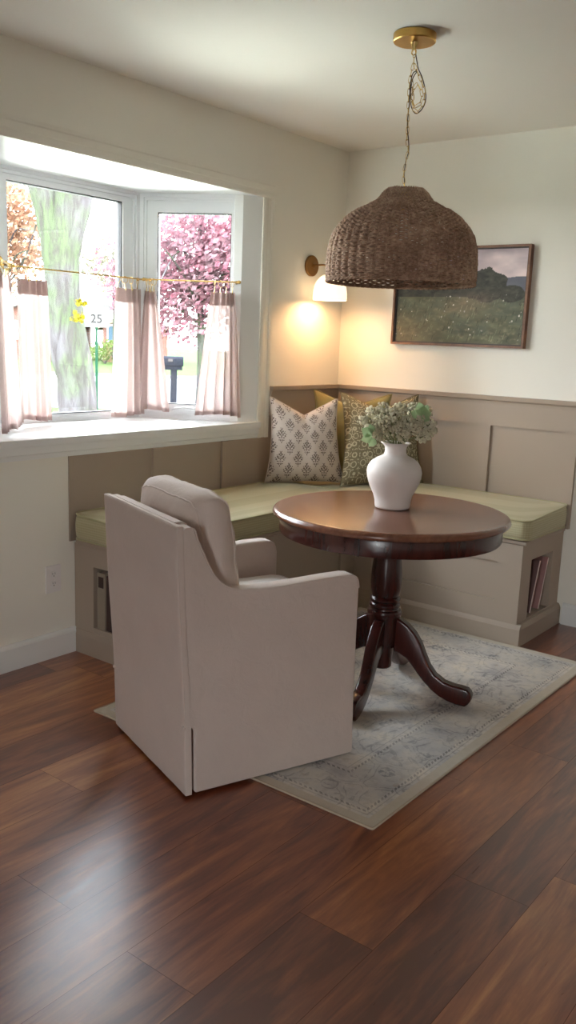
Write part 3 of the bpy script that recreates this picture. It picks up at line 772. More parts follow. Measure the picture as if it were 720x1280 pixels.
def backgrid(bm, off):
    g = []
    for zz in zs:
        e = bx_edge(zz)
        g.append([bm.verts.new((-e+2*e*i/nx, Yo+ln(zz)+off+(wob(i/nx, zz) if off == 0 else 0), zz)) for i in range(nx+1)])
    return g
ga = backgrid(bm, 0); gb = backgrid(bm, .022)
for i in range(len(zs)-1):
    for j in range(nx):
        bm.faces.new((ga[i][j], ga[i][j+1], ga[i+1][j+1], ga[i+1][j])); bm.faces.new((gb[i][j], gb[i+1][j], gb[i+1][j+1], gb[i][j+1]))
    for j in (0, nx): bm.faces.new((ga[i][j], ga[i+1][j], gb[i+1][j], gb[i][j]))
for j in range(nx):
    bm.faces.new((ga[0][j], gb[0][j], gb[0][j+1], ga[0][j+1])); bm.faces.new((ga[-1][j], ga[-1][j+1], gb[-1][j+1], gb[-1][j]))
bmesh.ops.recalc_face_normals(bm, faces=bm.faces[:]); bev(bm, .003, 2, 60, lambda e: max(v.co.y for v in e.verts) < Yo+.012)
link('back_cover', bm, LINEN, chair, angle=60)
bm = bmesh.new()                    # padded inner back
prism(bm, [(.022, .40), (-.02, .852), (-.004, .862), (.022, .862), (.038, .852), (.075, .40)], -(HW-.0), HW-.0, lambda u, v, w: (w, Yo+u, v)) if False else \
prism(bm, [(.021, .40), (-.0205, .8535), (-.012, .8545), (.006, .854), (.018, .848), (.036, .78), (.085, .40)], -(HW-.0615), HW-.0615, lambda u, v, w: (w, Yo+u, v))
bev(bm, .004, 2, 50, lambda e: max(v.co.y for v in e.verts) > Yo-.015 and min(v.co.z for v in e.verts) < .7); link('inner_back', bm, LINEN, chair, angle=60)
bm = bmesh.new()                    # welt round the back cover
e = HW-.001; pts = [(e, Yo+ln(zz)+.002, zz) for zz in (SEAMZ, .3, .4, .5, .6, .7, .8, .835)]+[(e-.006, Yo+ln(.85)+.004, .852)]
pts2 = [(-p[0], p[1], p[2]) for p in pts[::-1]]
mid = [(e-.006-(2*e-.012)*k/14, Yo+ln(.85)+.004, .853) for k in range(1, 14)]
tube(bm, pts+mid+pts2, .0024, 6); link('welt', bm, LINEN, chair)
for s in (1, -1):                   # folded kick pleat at the top of each slit
    bm = bmesh.new(); bmesh.ops.create_uvsphere(bm, u_segments=10, v_segments=6, radius=.009, matrix=Matrix.Translation((s*(HW-.006), Yo+ln(.235)+.0, SEAMZ+.002)) @ Matrix.Diagonal((1.1, .6, .8, 1)))
    link('pleat_tack', bm, LINEN, chair)
bm = bmesh.new(); box(bm, -(HW-.063), HW-.063, Yo+.57, Yo+.612, Z0, .40); link('front_skirt', bev(bm, .008, 3), LINEN, chair)
bm = bmesh.new(); box(bm, -(HW-.063), HW-.063, Yo+.06, Yo+.569, .28, .40); link('seat_deck', bev(bm, .006), LINEN, chair)
for sx in (-.24, .24):              # block feet hidden by the skirt, reaching the floor
    for sy in (.06, .585):
        bm = bmesh.new(); box(bm, sx-.018, sx+.018, Yo+sy-.018+.01, Yo+sy+.018-.01, 0.0088 if sy > .3 else 0.0, Z0+.02); link('foot', bm, CHERRY, chair, smooth=False)
so = dens(rrect(-.226, .226, Yo+.09, Yo+.622, .04), .04)
o = link('seat_cushion', boxed(so, .401, lambda x, y: .515, .035), m_fabric('seat_linen', srgb(230, 221, 216)), chair, angle=180)
bm = bmesh.new(); tube(bm, [(x, y, .513) for x, y in so], .0035, 6, True); link('welt', bm, LINEN, chair)
# loose boxed back cushion
def back_cushion():
    bm = bmesh.new(); N = 28; M = 10
    w, h, th = .45, .41, .135
    def shell(u, v, s):    # u,v in -1..1 , s in -1..1 across the thickness
        U, V = u, v
        e = max(0, 1-abs(U)**3)*max(0, 1-abs(V)**3)
        rr_ = (abs(U)**5+abs(V)**5)**.2/max(abs(U), abs(V), 1e-6); k_ = 1/rr_ if max(abs(U), abs(V)) > 0 else 1
        k_ = 1-(1-k_)*.8
        px = w/2*U*k_*(1-.02*(1-V*V)); pz = h/2*V*k_*(1-.03*(1-U*U))
        puff = .04*e**.6
        wr = .010*noise.noise(Vector((U*2.6, V*2.6, s*2)))+.005*noise.noise(Vector((U*7, V*5, s*3)))
        tuck = .016*math.exp(-((abs(U)-.93)/.05)**2)*abs(noise.noise(Vector((V*5, 2, 1))))
        edge_ = max(abs(U), abs(V))**6; bulge = .014*(1-s*s)*edge_
        px += bulge*U*2; pz += bulge*V*1.6
        py = s*(th/2-.016+puff)+wr*(.4+e)
        return Vector((px+wr*.3, py, pz+wr*.5-tuck))
    verts = {}
    def V_(i, j, k):
        key = (i, j, k)
        if key not in verts: verts[key] = bm.verts.new(shell(i/N*2-1, j/N*2-1, k/M*2-1))
        return verts[key]
    for i in range(N):
        for j in range(N):
            bm.faces.new((V_(i, j, 0), V_(i, j+1, 0), V_(i+1, j+1, 0), V_(i+1, j, 0))); bm.faces.new((V_(i, j, M), V_(i+1, j, M), V_(i+1, j+1, M), V_(i, j+1, M)))
    for k in range(M):
        for i in range(N):
            bm.faces.new((V_(i, 0, k), V_(i+1, 0, k), V_(i+1, 0, k+1), V_(i, 0, k+1))); bm.faces.new((V_(i, N, k), V_(i, N, k+1), V_(i+1, N, k+1), V_(i+1, N, k)))
        for j in range(N):
            bm.faces.new((V_(0, j, k), V_(0, j, k+1), V_(0, j+1, k+1), V_(0, j+1, k))); bm.faces.new((V_(N, j, k), V_(N, j+1, k), V_(N, j+1, k+1), V_(N, j, k+1)))
    loops = []
    for k in (0, M):
        loops.append([verts[i, 0, k].co.copy() for i in range(N)]+[verts[N, j, k].co.copy() for j in range(N)]+[verts[i, N, k].co.copy() for i in range(N, 0, -1)]+[verts[0, j, k].co.copy() for j in range(N, 0, -1)])
    bmesh.ops.recalc_face_normals(bm, faces=bm.faces[:])
    return bm, loops
bm, loops = back_cushion()
bc = link('back_cushion', bm, LINEN, chair, angle=180)
bc.location = (0, Yo+.137, .708); bc.rotation_euler = (math.radians(8), 0, 0)
for lp in loops:
    b2 = bmesh.new(); tube(b2, lp, .003, 6, True); link('cushion_piping', b2, LINEN, bc)

# ------------------------------------------------------------------ pendant lamp
PXc, PYc = 1.286, -1.504
pend = thing('pendant_lamp', 'woven wicker dome pendant lamp on a brass chain over the table', 'lamp', (PXc, PYc, CH))
Zp = lambda zz: zz-CH
bm = bmesh.new(); lathe(bm, [(0, 0), (.071, 0), (.074, -.003), (.074, -.026), (.071, -.029), (0.0, -.029)], 64, cap=False)
link('canopy', bm, BRASS, pend, angle=35)
bm = bmesh.new(); lathe(bm, [(.014, -.029), (.012, -.034), (.008, -.044), (.007, -.052), (0, -.053)], 24, cap=False); tube(bm, [(.009*math.cos(a)*1, 0, -.060+.009*math.sin(a)) for a in [2*PI*k/16 for k in range(16)]], .002, 6, True)
link('canopy_loop', bm, BRASS_L, pend)
PR = Vector((.79, .613, 0))
ax_px = lambda y: 518.9-(y-42)*.0600     # axis pixel column at a given pixel row
def P3(px, py, depth=0.0):
    zz = 2.44-(py-42)/364.0+ .00
    # axis rows: 2.44->42, 2.1->172.7, 1.9->247.1
    zz = np.interp(py, [42, 172.7, 247.1, 283.7], [2.44, 2.10, 1.90, 1.80])
    return PR*((px-ax_px(py))/355)+Vector((0, 0, Zp(zz)))+Vector((-.61, .79, 0))*depth
main = [P3(517.8, 63), P3(517.2, 78), P3(513.8, 92), P3(512, 106), P3(510.5, 131), P3(510, 156), P3(508.8, 174), P3(510.2, 188), P3(507.5, 202), P3(504.6, 220), P3(506.2, 236.5)]
def chain(bm, path, L=.025, wd=.0048, r=.0011):
    P = smooth_path(path, 12); acc = [0]
    for a, b in zip(P, P[1:]): acc.append(acc[-1]+(b-a).length)
    n = max(2, int(acc[-1]/(L*.82)))
    def at(s):
        for i in range(len(acc)-1):
            if acc[i+1] >= s: return P[i].lerp(P[i+1], (s-acc[i])/max(1e-9, acc[i+1]-acc[i]))
        return P[-1].copy()
    for k in range(n):
        c = at((k+.5)*acc[-1]/n); t = (at(min(acc[-1], (k+.9)*acc[-1]/n))-at(max(0, (k+.1)*acc[-1]/n))).normalized()
        ref = Vector((-.61, .79, 0)) if k % 2 else PR
        u = (ref-t*ref.dot(t)).normalized()
        lp = []
        for q in range(14):
            a = 2*PI*q/14; ca, sa = math.cos(a), math.sin(a)
            lp.append(c+t*((L/2-wd)*(1 if ca > 0 else -1)*min(1, abs(ca)*2.2)+ca*wd)+u*(sa*wd))
        tube(bm, lp, r, 6, True)
bm = bmesh.new(); chain(bm, main)
loop = [P3(517.5, 80, -.006), P3(522, 92, -.01), P3(527, 104, -.012), P3(530, 119, -.012), P3(526.5, 133, -.01), P3(520, 139, -.008), P3(515.5, 130, -.006), P3(516, 117, -.006), P3(521, 105, -.004), P3(527, 117, -.004), P3(523, 130, 0), P3(517, 128, .004), P3(516, 110, .005), P3(514, 92, .004)]
chain(bm, loop); link('chain', bm, BRASS_L, pend)
cord = [P3(518.6, 52, .003), P3(519.5, 62, .004), P3(521.5, 76, .004), P3(523, 86, -.004), P3(528, 98, -.006), P3(532, 118, -.006), P3(529.5, 132, -.004), P3(521, 141, 0), P3(515, 134, .004), P3(513.5, 118, .004), P3(516, 98, .002), P3(521, 89, -.002), P3(516, 92, -.008), P3(513, 105, -.006), P3(511.5, 130, -.004), P3(509.5, 156, .004), P3(510.5, 174, -.004), P3(511.2, 188, .004), P3(507, 203, -.004), P3(505.6, 220, .004), P3(506.6, 240, 0)]
bm = bmesh.new(); tube(bm, smooth_path(cord, 6), .0018, 6); link('cord', bm, CORD, pend)
shade_root = None
prof = [(.060, 1.926), (.066, 1.922), (.078, 1.912), (.088, 1.898), (.101, 1.884), (.135, 1.864), (.175, 1.845), (.202, 1.826), (.220, 1.807), (.240, 1.783), (.252, 1.76), (.2605, 1.73), (.265, 1.70), (.2665, 1.66), (.2665, 1.63), (.264, 1.606)]
pp = smooth_path([(a, 0, b) for a, b in prof], 8)
acc = [0]
for a, b in zip(pp, pp[1:]): acc.append(acc[-1]+(b-a).length)
def at_p(s):
    for i in range(len(acc)-1):
        if acc[i+1] >= s: 
            q = pp[i].lerp(pp[i+1], (s-acc[i])/max(1e-9, acc[i+1]-acc[i])); return q.x, q.z
    return pp[-1].x, pp[-1].z
NST = 46; rows = int(acc[-1]/.0070); seg = NST*8
vl = []; fl = []
cs = [(math.cos(2*PI*k/5), math.sin(2*PI*k/5)) for k in range(5)]
wr_ = random.Random(3)
for rI in range(rows):
    s = (rI+.5)*acc[-1]/rows; r0, z0 = at_p(s); r1, z1 = at_p(min(acc[-1], s+.004)); r2, z2 = at_p(max(0, s-.004))
    tx, tz = r1-r2, z1-z2; tl_ = math.hypot(tx, tz); nx_, nz_ = -tz/tl_, tx/tl_
    base = len(vl); wig = wr_.uniform(-.0006, .0006); ph = (rI % 2)*PI
    amp = .0062
    for i in range(seg):
        th = 2*PI*i/seg
        sv = abs(math.sin(NST/2*th)); offn = .0034*(1-2.2*(1-sv)**2.2)+wig+.0006*math.sin(7*th+rI)
        jz = .0006*math.sin(11*th+rI*1.7)+.0020*math.sin(NST*th)*(1 if rI % 2 else -1)
        rr = r0+nx_*offn; zz = z0+nz_*offn+jz
        for c_, s_ in cs:
            R_ = rr+(nx_*c_*.0026+tx/tl_*s_*.0045); Z_ = zz+(nz_*c_*.0026+tz/tl_*s_*.0045)
            vl.append((R_*math.cos(th), R_*math.sin(th), Zp(Z_)))
    for i in range(seg):
        a = base+i*5; b = base+((i+1) % seg)*5
        for k in range(5): fl.append((a+k, a+(k+1) % 5, b+(k+1) % 5, b+k))
me = bpy.data.meshes.new('shade'); me.from_pydata(vl, [], fl); me.materials.append(WICKER)
for p in me.polygons: p.use_smooth = True
shade = bpy.data.objects.new('lamp_shade', me); COL.objects.link(shade); shade.parent = pend
bm = bmesh.new()
for k in range(NST):
    th = 2*PI*(k+.0)/NST; c, s = math.cos(th), math.sin(th)
    tube(bm, [((q.x)*c, (q.x)*s, Zp(q.z)) for q in pp[::5]], .0022, 5)
link('stakes', bm, WICKER, shade)
bm = bmesh.new()
for k in range(3):
    tube(bm, [((.2655+.004*math.cos(26*a+k*2*PI/3))*math.cos(a), (.2655+.004*math.cos(26*a+k*2*PI/3))*math.sin(a), Zp(1.604)+.0035*math.sin(26*a+k*2*PI/3)) for a in [2*PI*i/240 for i in range(240)]], .0034, 5, True)
link('braided_rim', bm, WICKER, shade)
bm = bmesh.new(); lathe(bm, [(0, Zp(1.930)), (.030, Zp(1.930)), (.058, Zp(1.928)), (.060, Zp(1.922)), (.0, Zp(1.922))], 32, cap=False)
link('top_disc', bm, WICKER, shade)
bm = bmesh.new(); lathe(bm, [(0, Zp(1.922)), (.016, Zp(1.921)), (.018, Zp(1.90)), (.018, Zp(1.86)), (.014, Zp(1.855)), (0, Zp(1.855))], 24, cap=False); link('socket', bm, BRASS, pend)
bm = bmesh.new(); lathe(bm, [(0, Zp(1.862)), (.013, Zp(1.855)), (.018, Zp(1.83)), (.028, Zp(1.80)), (.030, Zp(1.78)), (.022, Zp(1.757)), (0, Zp(1.748))], 24, cap=False); link('bulb', bm, m_flat('unlit_bulb', srgb(225, 222, 215), .2), pend)

# ------------------------------------------------------------------ wall sconce
sc = thing('wall_sconce', 'brass wall sconce with lit opal glass dome shade above the bench corner', 'lamp', (0.0, -.32, 1.79))
bm = bmesh.new(); lathe(bm, [(0, 0), (.053, 0), (.056, .003), (.056, .014), (.053, .018), (.020, .018), (.012, .022), (.010, .03), (0, .03)], 48, cap=False)
bmesh.ops.rotate(bm, verts=bm.verts, cent=(0, 0, 0), matrix=Matrix.Rotation(PI/2, 3, 'Y')); link('backplate', bm, BRASS_D, sc, angle=35)
bm = bmesh.new(); tube(bm, [(.02, 0, .004), (.12, 0, .004), (.138, 0, .004)], .0048, 10); link('arm', bm, BRASS_D, sc)
bm = bmesh.new(); lathe(bm, [(0, .012), (.010, .010), (.012, .0), (.012, -.03), (.020, -.040), (.022, -.050), (0, -.052)], 24, c=(.14, 0), cap=False); link('shade_holder', bm, BRASS_D, sc)
bm = bmesh.new(); dome = [(.018, -.048), (.040, -.052), (.060, -.065), (.076, -.085), (.087, -.112), (.092, -.142), (.093, -.172), (.092, -.184), (.089, -.184), (.089, -.17), (.086, -.14), (.080, -.11), (.070, -.09), (.055, -.072), (.036, -.06), (.018, -.056)]
lathe(bm, dome, 48, c=(.14, 0), cap=False); link('lamp_shade', bm, OPAL, sc, angle=180)
bm = bmesh.new(); bmesh.ops.create_uvsphere(bm, u_segments=20, v_segments=12, radius=.024, matrix=Matrix.Translation((.14, 0, -.10))); link('bulb', bm, BULB, sc)

# ------------------------------------------------------------------ landscape painting
pic = thing('framed_painting', 'framed meadow landscape painting with cloudy sky on the far wall', 'painting', (.7595, 0, 1.6435))
PWd, PHt = .39, .2565
def ringbox(bm, w, h, t, y0, y1):
    box(bm, -w, -w+t, y0, y1, -h, h); box(bm, w-t, w, y0, y1, -h, h); box(bm, -w+t, w-t, y0, y1, -h, -h+t); box(bm, -w+t, w-t, y0, y1, h-t, h)
bm = bmesh.new(); ringbox(bm, PWd, PHt, .012, -.038, -.002); link('picture_frame', bev(bm, .002), FRAMEW, pic)
bm = bmesh.new(); ringbox(bm, PWd-.012, PHt-.012, .006, -.028, -.004); link('inner_lip', bm, m_flat('dark_liner', srgb(44, 30, 26), .5), pic, smooth=False)
nxp, nyp = 300, 190
W2, H2 = PWd-.018, PHt-.018
yy, xx = np.mgrid[0:nyp, 0:nxp]; U = xx/(nxp-1); V = yy/(nyp-1)
rs = np.random.RandomState(4)
def vn(fx, fy, seed, octv=4):
    out = np.zeros_like(U); amp = 1; tot = 0; r_ = np.random.RandomState(seed)
    for o_ in range(octv):
        gx, gy = int(fx*2**o_)+2, int(fy*2**o_)+2; g = r_.rand(gy+1, gx+1)
        X = U*(gx-1); Y = V*(gy-1); i = X.astype(int); j = Y.astype(int); a = X-i; b = Y-j
        a = a*a*(3-2*a); b = b*b*(3-2*b)
        out += amp*((g[j, i]*(1-a)+g[j, i+1]*a)*(1-b)+(g[j+1, i]*(1-a)+g[j+1, i+1]*a)*b); tot += amp; amp *= .55
    return out/tot
def lerp(a, b, t): return a+(b-a)*t[..., None]
C_ = lambda *c: np.array(c, float)
sky = lerp(C_(132, 122, 132), C_(190, 176, 176), np.clip(vn(4, 6, 1)*1.5-.25+.25*(1-V), 0, 1))
n1 = vn(8, 14, 2); n2 = vn(30, 34, 3, 3); n3 = vn(14, 5, 6)
mead = lerp(C_(54, 62, 44), C_(96, 98, 70), np.clip(n1*1.3-.15, 0, 1)); mead = lerp(mead, C_(124, 112, 84), np.clip((n2-.55)*2.2, 0, .7)); mead = lerp(mead, C_(62, 78, 66), np.clip((vn(5, 6, 9)-.5)*2, 0, .6))
hor = .60+.015*(n3-.5)
img = np.where((V > hor)[..., None], sky, mead)
hill = (V > .56) & (V < .70-.05*np.abs(U-1)+.02*n3) & (U > .72); img[hill] = lerp(C_(70, 76, 88), C_(86, 92, 104), n1)[hill]
tree = (((U-.70)/.17)**2+((V-.62)/.20)**2 < .75+.7*(vn(16, 12, 5)-.3)) ; 
tree |= (V > .5) & (V < .64+.10*vn(12, 3, 8)) & (U < .58)
tree |= (((U-.9)/.10)**2+((V-.53)/.09)**2 < .7+.5*n1)
img[tree] = lerp(C_(34, 38, 34), C_(66, 70, 58), np.clip(n2*1.3-.2, 0, 1))[tree]
path_ = np.exp(-(((U-.5)-.5*(V-.3))/.2)**2)*np.exp(-((V-.42)/.12)**2); img = lerp(img, C_(134, 112, 88), path_*.45*(V < hor))
wf = lerp(C_(120, 98, 74), C_(120, 98, 74), n1); img = lerp(img, C_(126, 106, 80), np.clip(.35-U, 0, 1)*np.clip(.5-V, 0, 1)*2.2)
for _ in range(38):
    cx_, cy_ = rs.rand(), rs.rand()*.5+.03; rr_ = rs.uniform(.002, .0065); m_ = ((U-cx_)**2+((V-cy_)*.65)**2) < rr_**2; img[m_] = np.array([176, 172, 158])*rs.uniform(.7, 1.1)
for _ in range(160):
    cx_, cy_ = rs.rand(), rs.rand()*.5; L_ = rs.uniform(.02, .07); m_ = (np.abs(U-cx_-.2*(V-cy_)) < .0018) & (V > cy_) & (V < cy_+L_); img[m_] = img[m_]*rs.choice([.6, 1.35])
img = img*.78+img.mean(-1, keepdims=True)*.22+np.array([3., 0, 0]); img = np.clip(img*1.25, 0, 255)/255
lin = np.where(img <= .04045, img/12.92, ((img+.055)/1.055)**2.4)
me = bpy.data.meshes.new('canvas')
co = [(-W2+2*W2*u, -.020, -H2+2*H2*v) for u, v in zip(U.ravel(), V.ravel())]
fc = [(j*nxp+i, j*nxp+i+1, (j+1)*nxp+i+1, (j+1)*nxp+i) for j in range(nyp-1) for i in range(nxp-1)]
me.from_pydata(co, [], fc)
at_ = me.color_attributes.new('paint', 'FLOAT_COLOR', 'POINT')
at_.data.foreach_set('color', np.concatenate([lin, np.ones(lin.shape[:2]+(1,))], -1).ravel().astype('f'))
t = NT('oil_paint'); a = t.n('ShaderNodeAttribute', attribute_name='paint'); t.bsdf(a.outputs['Color'], .55, normal=t.bump(t.noise(t.coord(scale=(1, 1, 2)), 120, 3), .3, .002), spec=.3)
me.materials.append(t.m); cv = bpy.data.objects.new('canvas', me); COL.objects.link(cv); cv.parent = pic
bm = bmesh.new(); box(bm, -W2, W2, -.0185, -.004, -H2, H2); link('backing_board', bm, FRAMEW, pic, smooth=False)

# ------------------------------------------------------------------ outlet
ol = thing('wall_outlet', 'white duplex electrical outlet on the wall left of the bench', 'outlet', (0, -2.0725, .349))
link('cover_plate', bbox(.0, .006, -.0375, .0375, -.059, .059, .0025), PLASTIC, ol)
for s in (1, -1):
    bm = bmesh.new(); prism(bm, rrect(-.016, .016, -.014+s*.0205, .014+s*.0205, .007), .006, .0085, lambda u, v, w: (w, u, v)); rc = link('receptacle', bm, PLASTIC, ol)
    bm = bmesh.new()
    for dy in (-.006, .006): box(bm, .0085, .0088, dy-.001, dy+.001, s*.0205-.001, s*.0205+.008)
    bmesh.ops.create_cone(bm, cap_ends=True, segments=10, radius1=.0025, radius2=.0025, depth=.0004, matrix=Matrix.Translation((.0087, 0, s*.0205-.007)) @ Matrix.Rotation(PI/2, 4, 'Y'))
    link('slots', bm, BLACK, rc, smooth=False)
link('screw', bbox(.006, .0075, -.002, .002, -.002, .002, .0005, 1), PLASTIC, ol)

# ------------------------------------------------------------------ cafe curtains
RZ = 1.662
def vec(p, z=RZ): return Vector((p[0], p[1], z))
def rod(label, a, b):
    a, b = vec(a), vec(b); t = thing('curtain_rod', label, 'curtain rod', a); d = (b-a)
    bm = bmesh.new(); tube(bm, [Vector(), d], .0035, 10); link('rod', bm, BRASS, t)
    u = d.normalized()
    for e in (Vector(), d):
        bm = bmesh.new(); s = 1 if e.length > 0 else -1
        tube(bm, [e, e+u*s*.006, e+u*s*.010, e+u*s*.018], [.005, .008, .009, .006], 12); link('finial', bm, BRASS, t)
        n = Vector((-u.y, u.x, 0)); n = n if n.x < 0 else -n
        p = e-u*s*.012
        bm = bmesh.new(); tube(bm, [p, p+n*.028, p+n*.040], [.0045, .0035, .009], 10); link('bracket', bm, BRASS_D, t)
    return t
ins = .045     # rods stand this far inside the window plane
c0 = (A0[0]+ins, A0[1]+.052); c1 = (A1[0]+ins, A1[1]-.005)
du = (Vector(S1)-Vector(A1)).normalized(); nn = Vector((du.y, -du.x))
s0 = Vector(A1)+nn*ins+du*.045; s1 = Vector(S1)+nn*ins-du*.012
dl = (Vector(A0)-Vector(S0)).normalized(); nl = Vector((dl.y, -dl.x))
l0 = Vector(S0)+nl*ins+dl*.012; l1 = Vector(A0)+nl*ins-dl*.045
rod('thin brass cafe curtain rod across the wide middle bay window', c0, c1)
rod('thin brass cafe curtain rod across the right angled bay window', s0, s1)
rod('thin brass cafe curtain rod across the left angled bay window', l0, l1)
def curtain(label, p_top0, p_top1, p_bot0, p_bot1, ztop, zbot, pleats, amp0, amp1, seed, rod_line):
    T0, T1, B0, B1 = (Vector((q[0], q[1], 0)) for q in (p_top0, p_top1, p_bot0, p_bot1))
    org = (T0+T1)/2+Vector((0, 0, ztop)); t = thing('cafe_curtain', label, 'curtain', org, 0, None)
    nu, nv = pleats*14, 36
    r_ = random.Random(seed); ph = [r_.uniform(0, 6) for _ in range(4)]; wd = [r_.uniform(.75, 1.25) for _ in range(pleats*2+2)]
    def S(u, v):
        base = T0.lerp(T1, u).lerp(B0.lerp(B1, u), v**.85)
        d = (B1-B0) if v > .5 else (T1-T0); d = (T1-T0).lerp(B1-B0, v); d.normalize(); n = Vector((-d.y, d.x, 0))
        a = amp0+(amp1-amp0)*v**.8
        w = u*pleats+.22*math.sin(u*7+ph[0])+.12*math.sin(3*v+ph[1])*u
        wv = math.sin(2*PI*w+ph[2]); wv = math.copysign(abs(wv)**.75, wv)
        k = int(w) % len(wd)
        p = base+n*a*wv*wd[k]+d*(.35*a*math.cos(2*PI*w*1.0+ph[3]))*v
        z = ztop+(zbot-ztop)*v-.004*abs(math.sin(PI*u*pleats))*(1-v)+.006*math.sin(5*u+ph[1])*v
        return Vector((p.x, p.y, z))-org
    def sheet(v0, v1, off, mat, nm, rows):
        bm = bmesh.new(); g = []
        for i in range(nu+1):
            col_ = []
            for j in range(rows+1):
                u, v = i/nu, v0+(v1-v0)*j/rows; p = S(u, v)
                if off:
                    e = 1e-3; q = S(min(1, u+e), v)-S(max(0, u-e), v); q.z = 0; nrm = Vector((-q.y, q.x, 0)).normalized(); p = p+nrm*off
                col_.append(bm.verts.new(p))
            g.append(col_)
        for i in range(nu):
            for j in range(rows): bm.faces.new((g[i][j], g[i+1][j], g[i+1][j+1], g[i][j+1]))
        return link(nm, bm, mat, t, angle=180)
    sheet(0, 1, 0, SHEER, 'panel', nv)
    sheet(0, .105, .0012, SHEER_H, 'heading', 6)
    sheet(.965, 1, .0012, SHEER_H, 'hem', 3)
    # rings and clips
    R0, R1 = (Vector((q[0], q[1], 0)) for q in rod_line)
    nr = 4
    rings = []
    for k in range(nr):
        u = (k+.5)/nr; p = S(u, 0)+org; rd = (R1-R0).normalized(); q = R0+rd*(p-R0).dot(rd)
        q = Vector((q.x, q.y, RZ-.0115)); m = Vector((-rd.y, rd.x, 0))
        m = (m+rd*r_.uniform(-.7, .7)).normalized()
        bm = bmesh.new(); tube(bm, [q-org+m*.0165*math.cos(a)+Vector((0, 0, .0165*math.sin(a))) for a in [2*PI*i/20 for i in range(20)]], .0013, 6, True)
        rings.append(link('ring', bm, BRASS, t))
        bm = bmesh.new(); e = q-org-Vector((0, 0, .0165)); f = S(u, .012)
        tube(bm, [e, e-Vector((0, 0, .006)), f.lerp(e, .4), f], [.0012, .0016, .0028, .0034], 6); link('clip', bm, BRASS_L, rings[-1])
    return t
ZT, ZBt = 1.612, .985
cv = lambda p, d, s, n=0.0: (p[0]+d[0]*s, p[1]+d[1]*s)
dC = Vector((0, 1))
# right end of the right angled window
q1 = s1-du*.13; q2 = s1-du*.01
curtain('blush sheer cafe curtain at the right end of the bay window', q1, q2, s1-du*.19+nn*.02, s1+du*.05+nn*.06, ZT, .99, 5, .012, .022, 1, (s0, s1))
# left end of the right window, bunched at the mullion
curtain('shaded blush sheer curtain right of the bay mullion, hanging from the angled rod', s0+du*.0, s0+du*.05, s0-du*.04+nn*.02, s0+du*.135+nn*.03, ZT-.005, 1.00, 3, .011, .016, 2, (s0, s1))
# right end of the middle rod
curtain('sunlit blush sheer curtain left of the bay mullion, on the middle rod', (c1[0], c1[1]-.20), (c1[0], c1[1]-.03), (c1[0]+.0, c1[1]-.235), (c1[0]+.02, c1[1]-.02), ZT, .972, 4, .011, .017, 3, (c0, c1))
# left end of the middle rod
curtain('blush sheer cafe curtain at the left end of the middle window', (c0[0], c0[1]+.0), (c0[0], c0[1]+.16), (c0[0]+.01, c0[1]-.0), (c0[0]+.02, c0[1]+.17), ZT, .975, 4, .012, .018, 4, (c0, c1))
# left angled window
curtain('dusky blush curtain at the left angled window, cut by the photo edge', l1-dl*.20, l1-dl*.06, l1-dl*.28+nl*.02, l1-dl*.03+nl*.03, ZT, .975, 4, .014, .026, 5, (l0, l1))
curtain('blush curtain at the far left end of the left angled window', l0+dl*.01, l0+dl*.12, l0+dl*.0+nl*.02, l0+dl*.14+nl*.02, ZT, .985, 4, .011, .014, 6, (l0, l1))

# ------------------------------------------------------------------ outdoors
GZ = -.55
def m_ground(name, a, b, sc=3, rough=.95):
    t = NT(name); v = t.coord(); n = t.noise(v, sc, 5, .65); t.bsdf(t.mix(n, a, b), rough, spec=.05, normal=t.bump(t.noise(v, sc*12, 3), .4, .03)); return t.m
LAWN = m_ground('lawn_grass', lit(160, 220, 96, 17), lit(190, 236, 130, 17))
ROADM = m_ground('pale_concrete', lit(240, 240, 238, 8), lit(250, 250, 248, 7), 1.5)
bm = bmesh.new(); box(bm, -90, -.7, -40, 90, GZ-.3, GZ); structure('lawn', bm, LAWN, smooth=False)
bm = bmesh.new(); box(bm, -8.2, -.72, -14, 3.2, GZ-.05, GZ+.02); structure('bounce_slab', bm, m_ground('bounce_slab_pale', srgb(200, 202, 184), srgb(214, 215, 200), 2), smooth=False)  # unseen pale slab, added to bounce skylight up through the bay
bm = bmesh.new(); box(bm, -.7, 20, YB-30, YB-.2, GZ-.3, GZ); structure('patio', bm, ROADM, smooth=False)
# street: strip perpendicular to the view through the window
C0 = Vector((2.998, -4.363, 0)); vd = Vector((-.70, .714, 0)).normalized(); vr = Vector((vd.y, -vd.x, 0))
def outp(dist, side, z=GZ): 
    p = C0+vd*dist+vr*side; return Vector((p.x, p.y, z))
bm = bmesh.new(); prism(bm, [tuple(outp(d, s)[:2]) for d, s in ((23.3, -60), (23.3, 60), (40.5, 60), (40.5, -60))], GZ, GZ+.02, lambda u, v, w: (u, v, w)); structure('street', bm, ROADM, smooth=False)
bm = bmesh.new(); prism(bm, [tuple(outp(d, s)[:2]) for d, s in ((40.5, -60), (40.5, 60), (40.8, 60), (40.8, -60))], GZ, GZ+.14, lambda u, v, w: (u, v, w)); structure('kerb', bm, m_ground('kerb_concrete', lit(210, 208, 204), lit(225, 223, 220)), smooth=False)

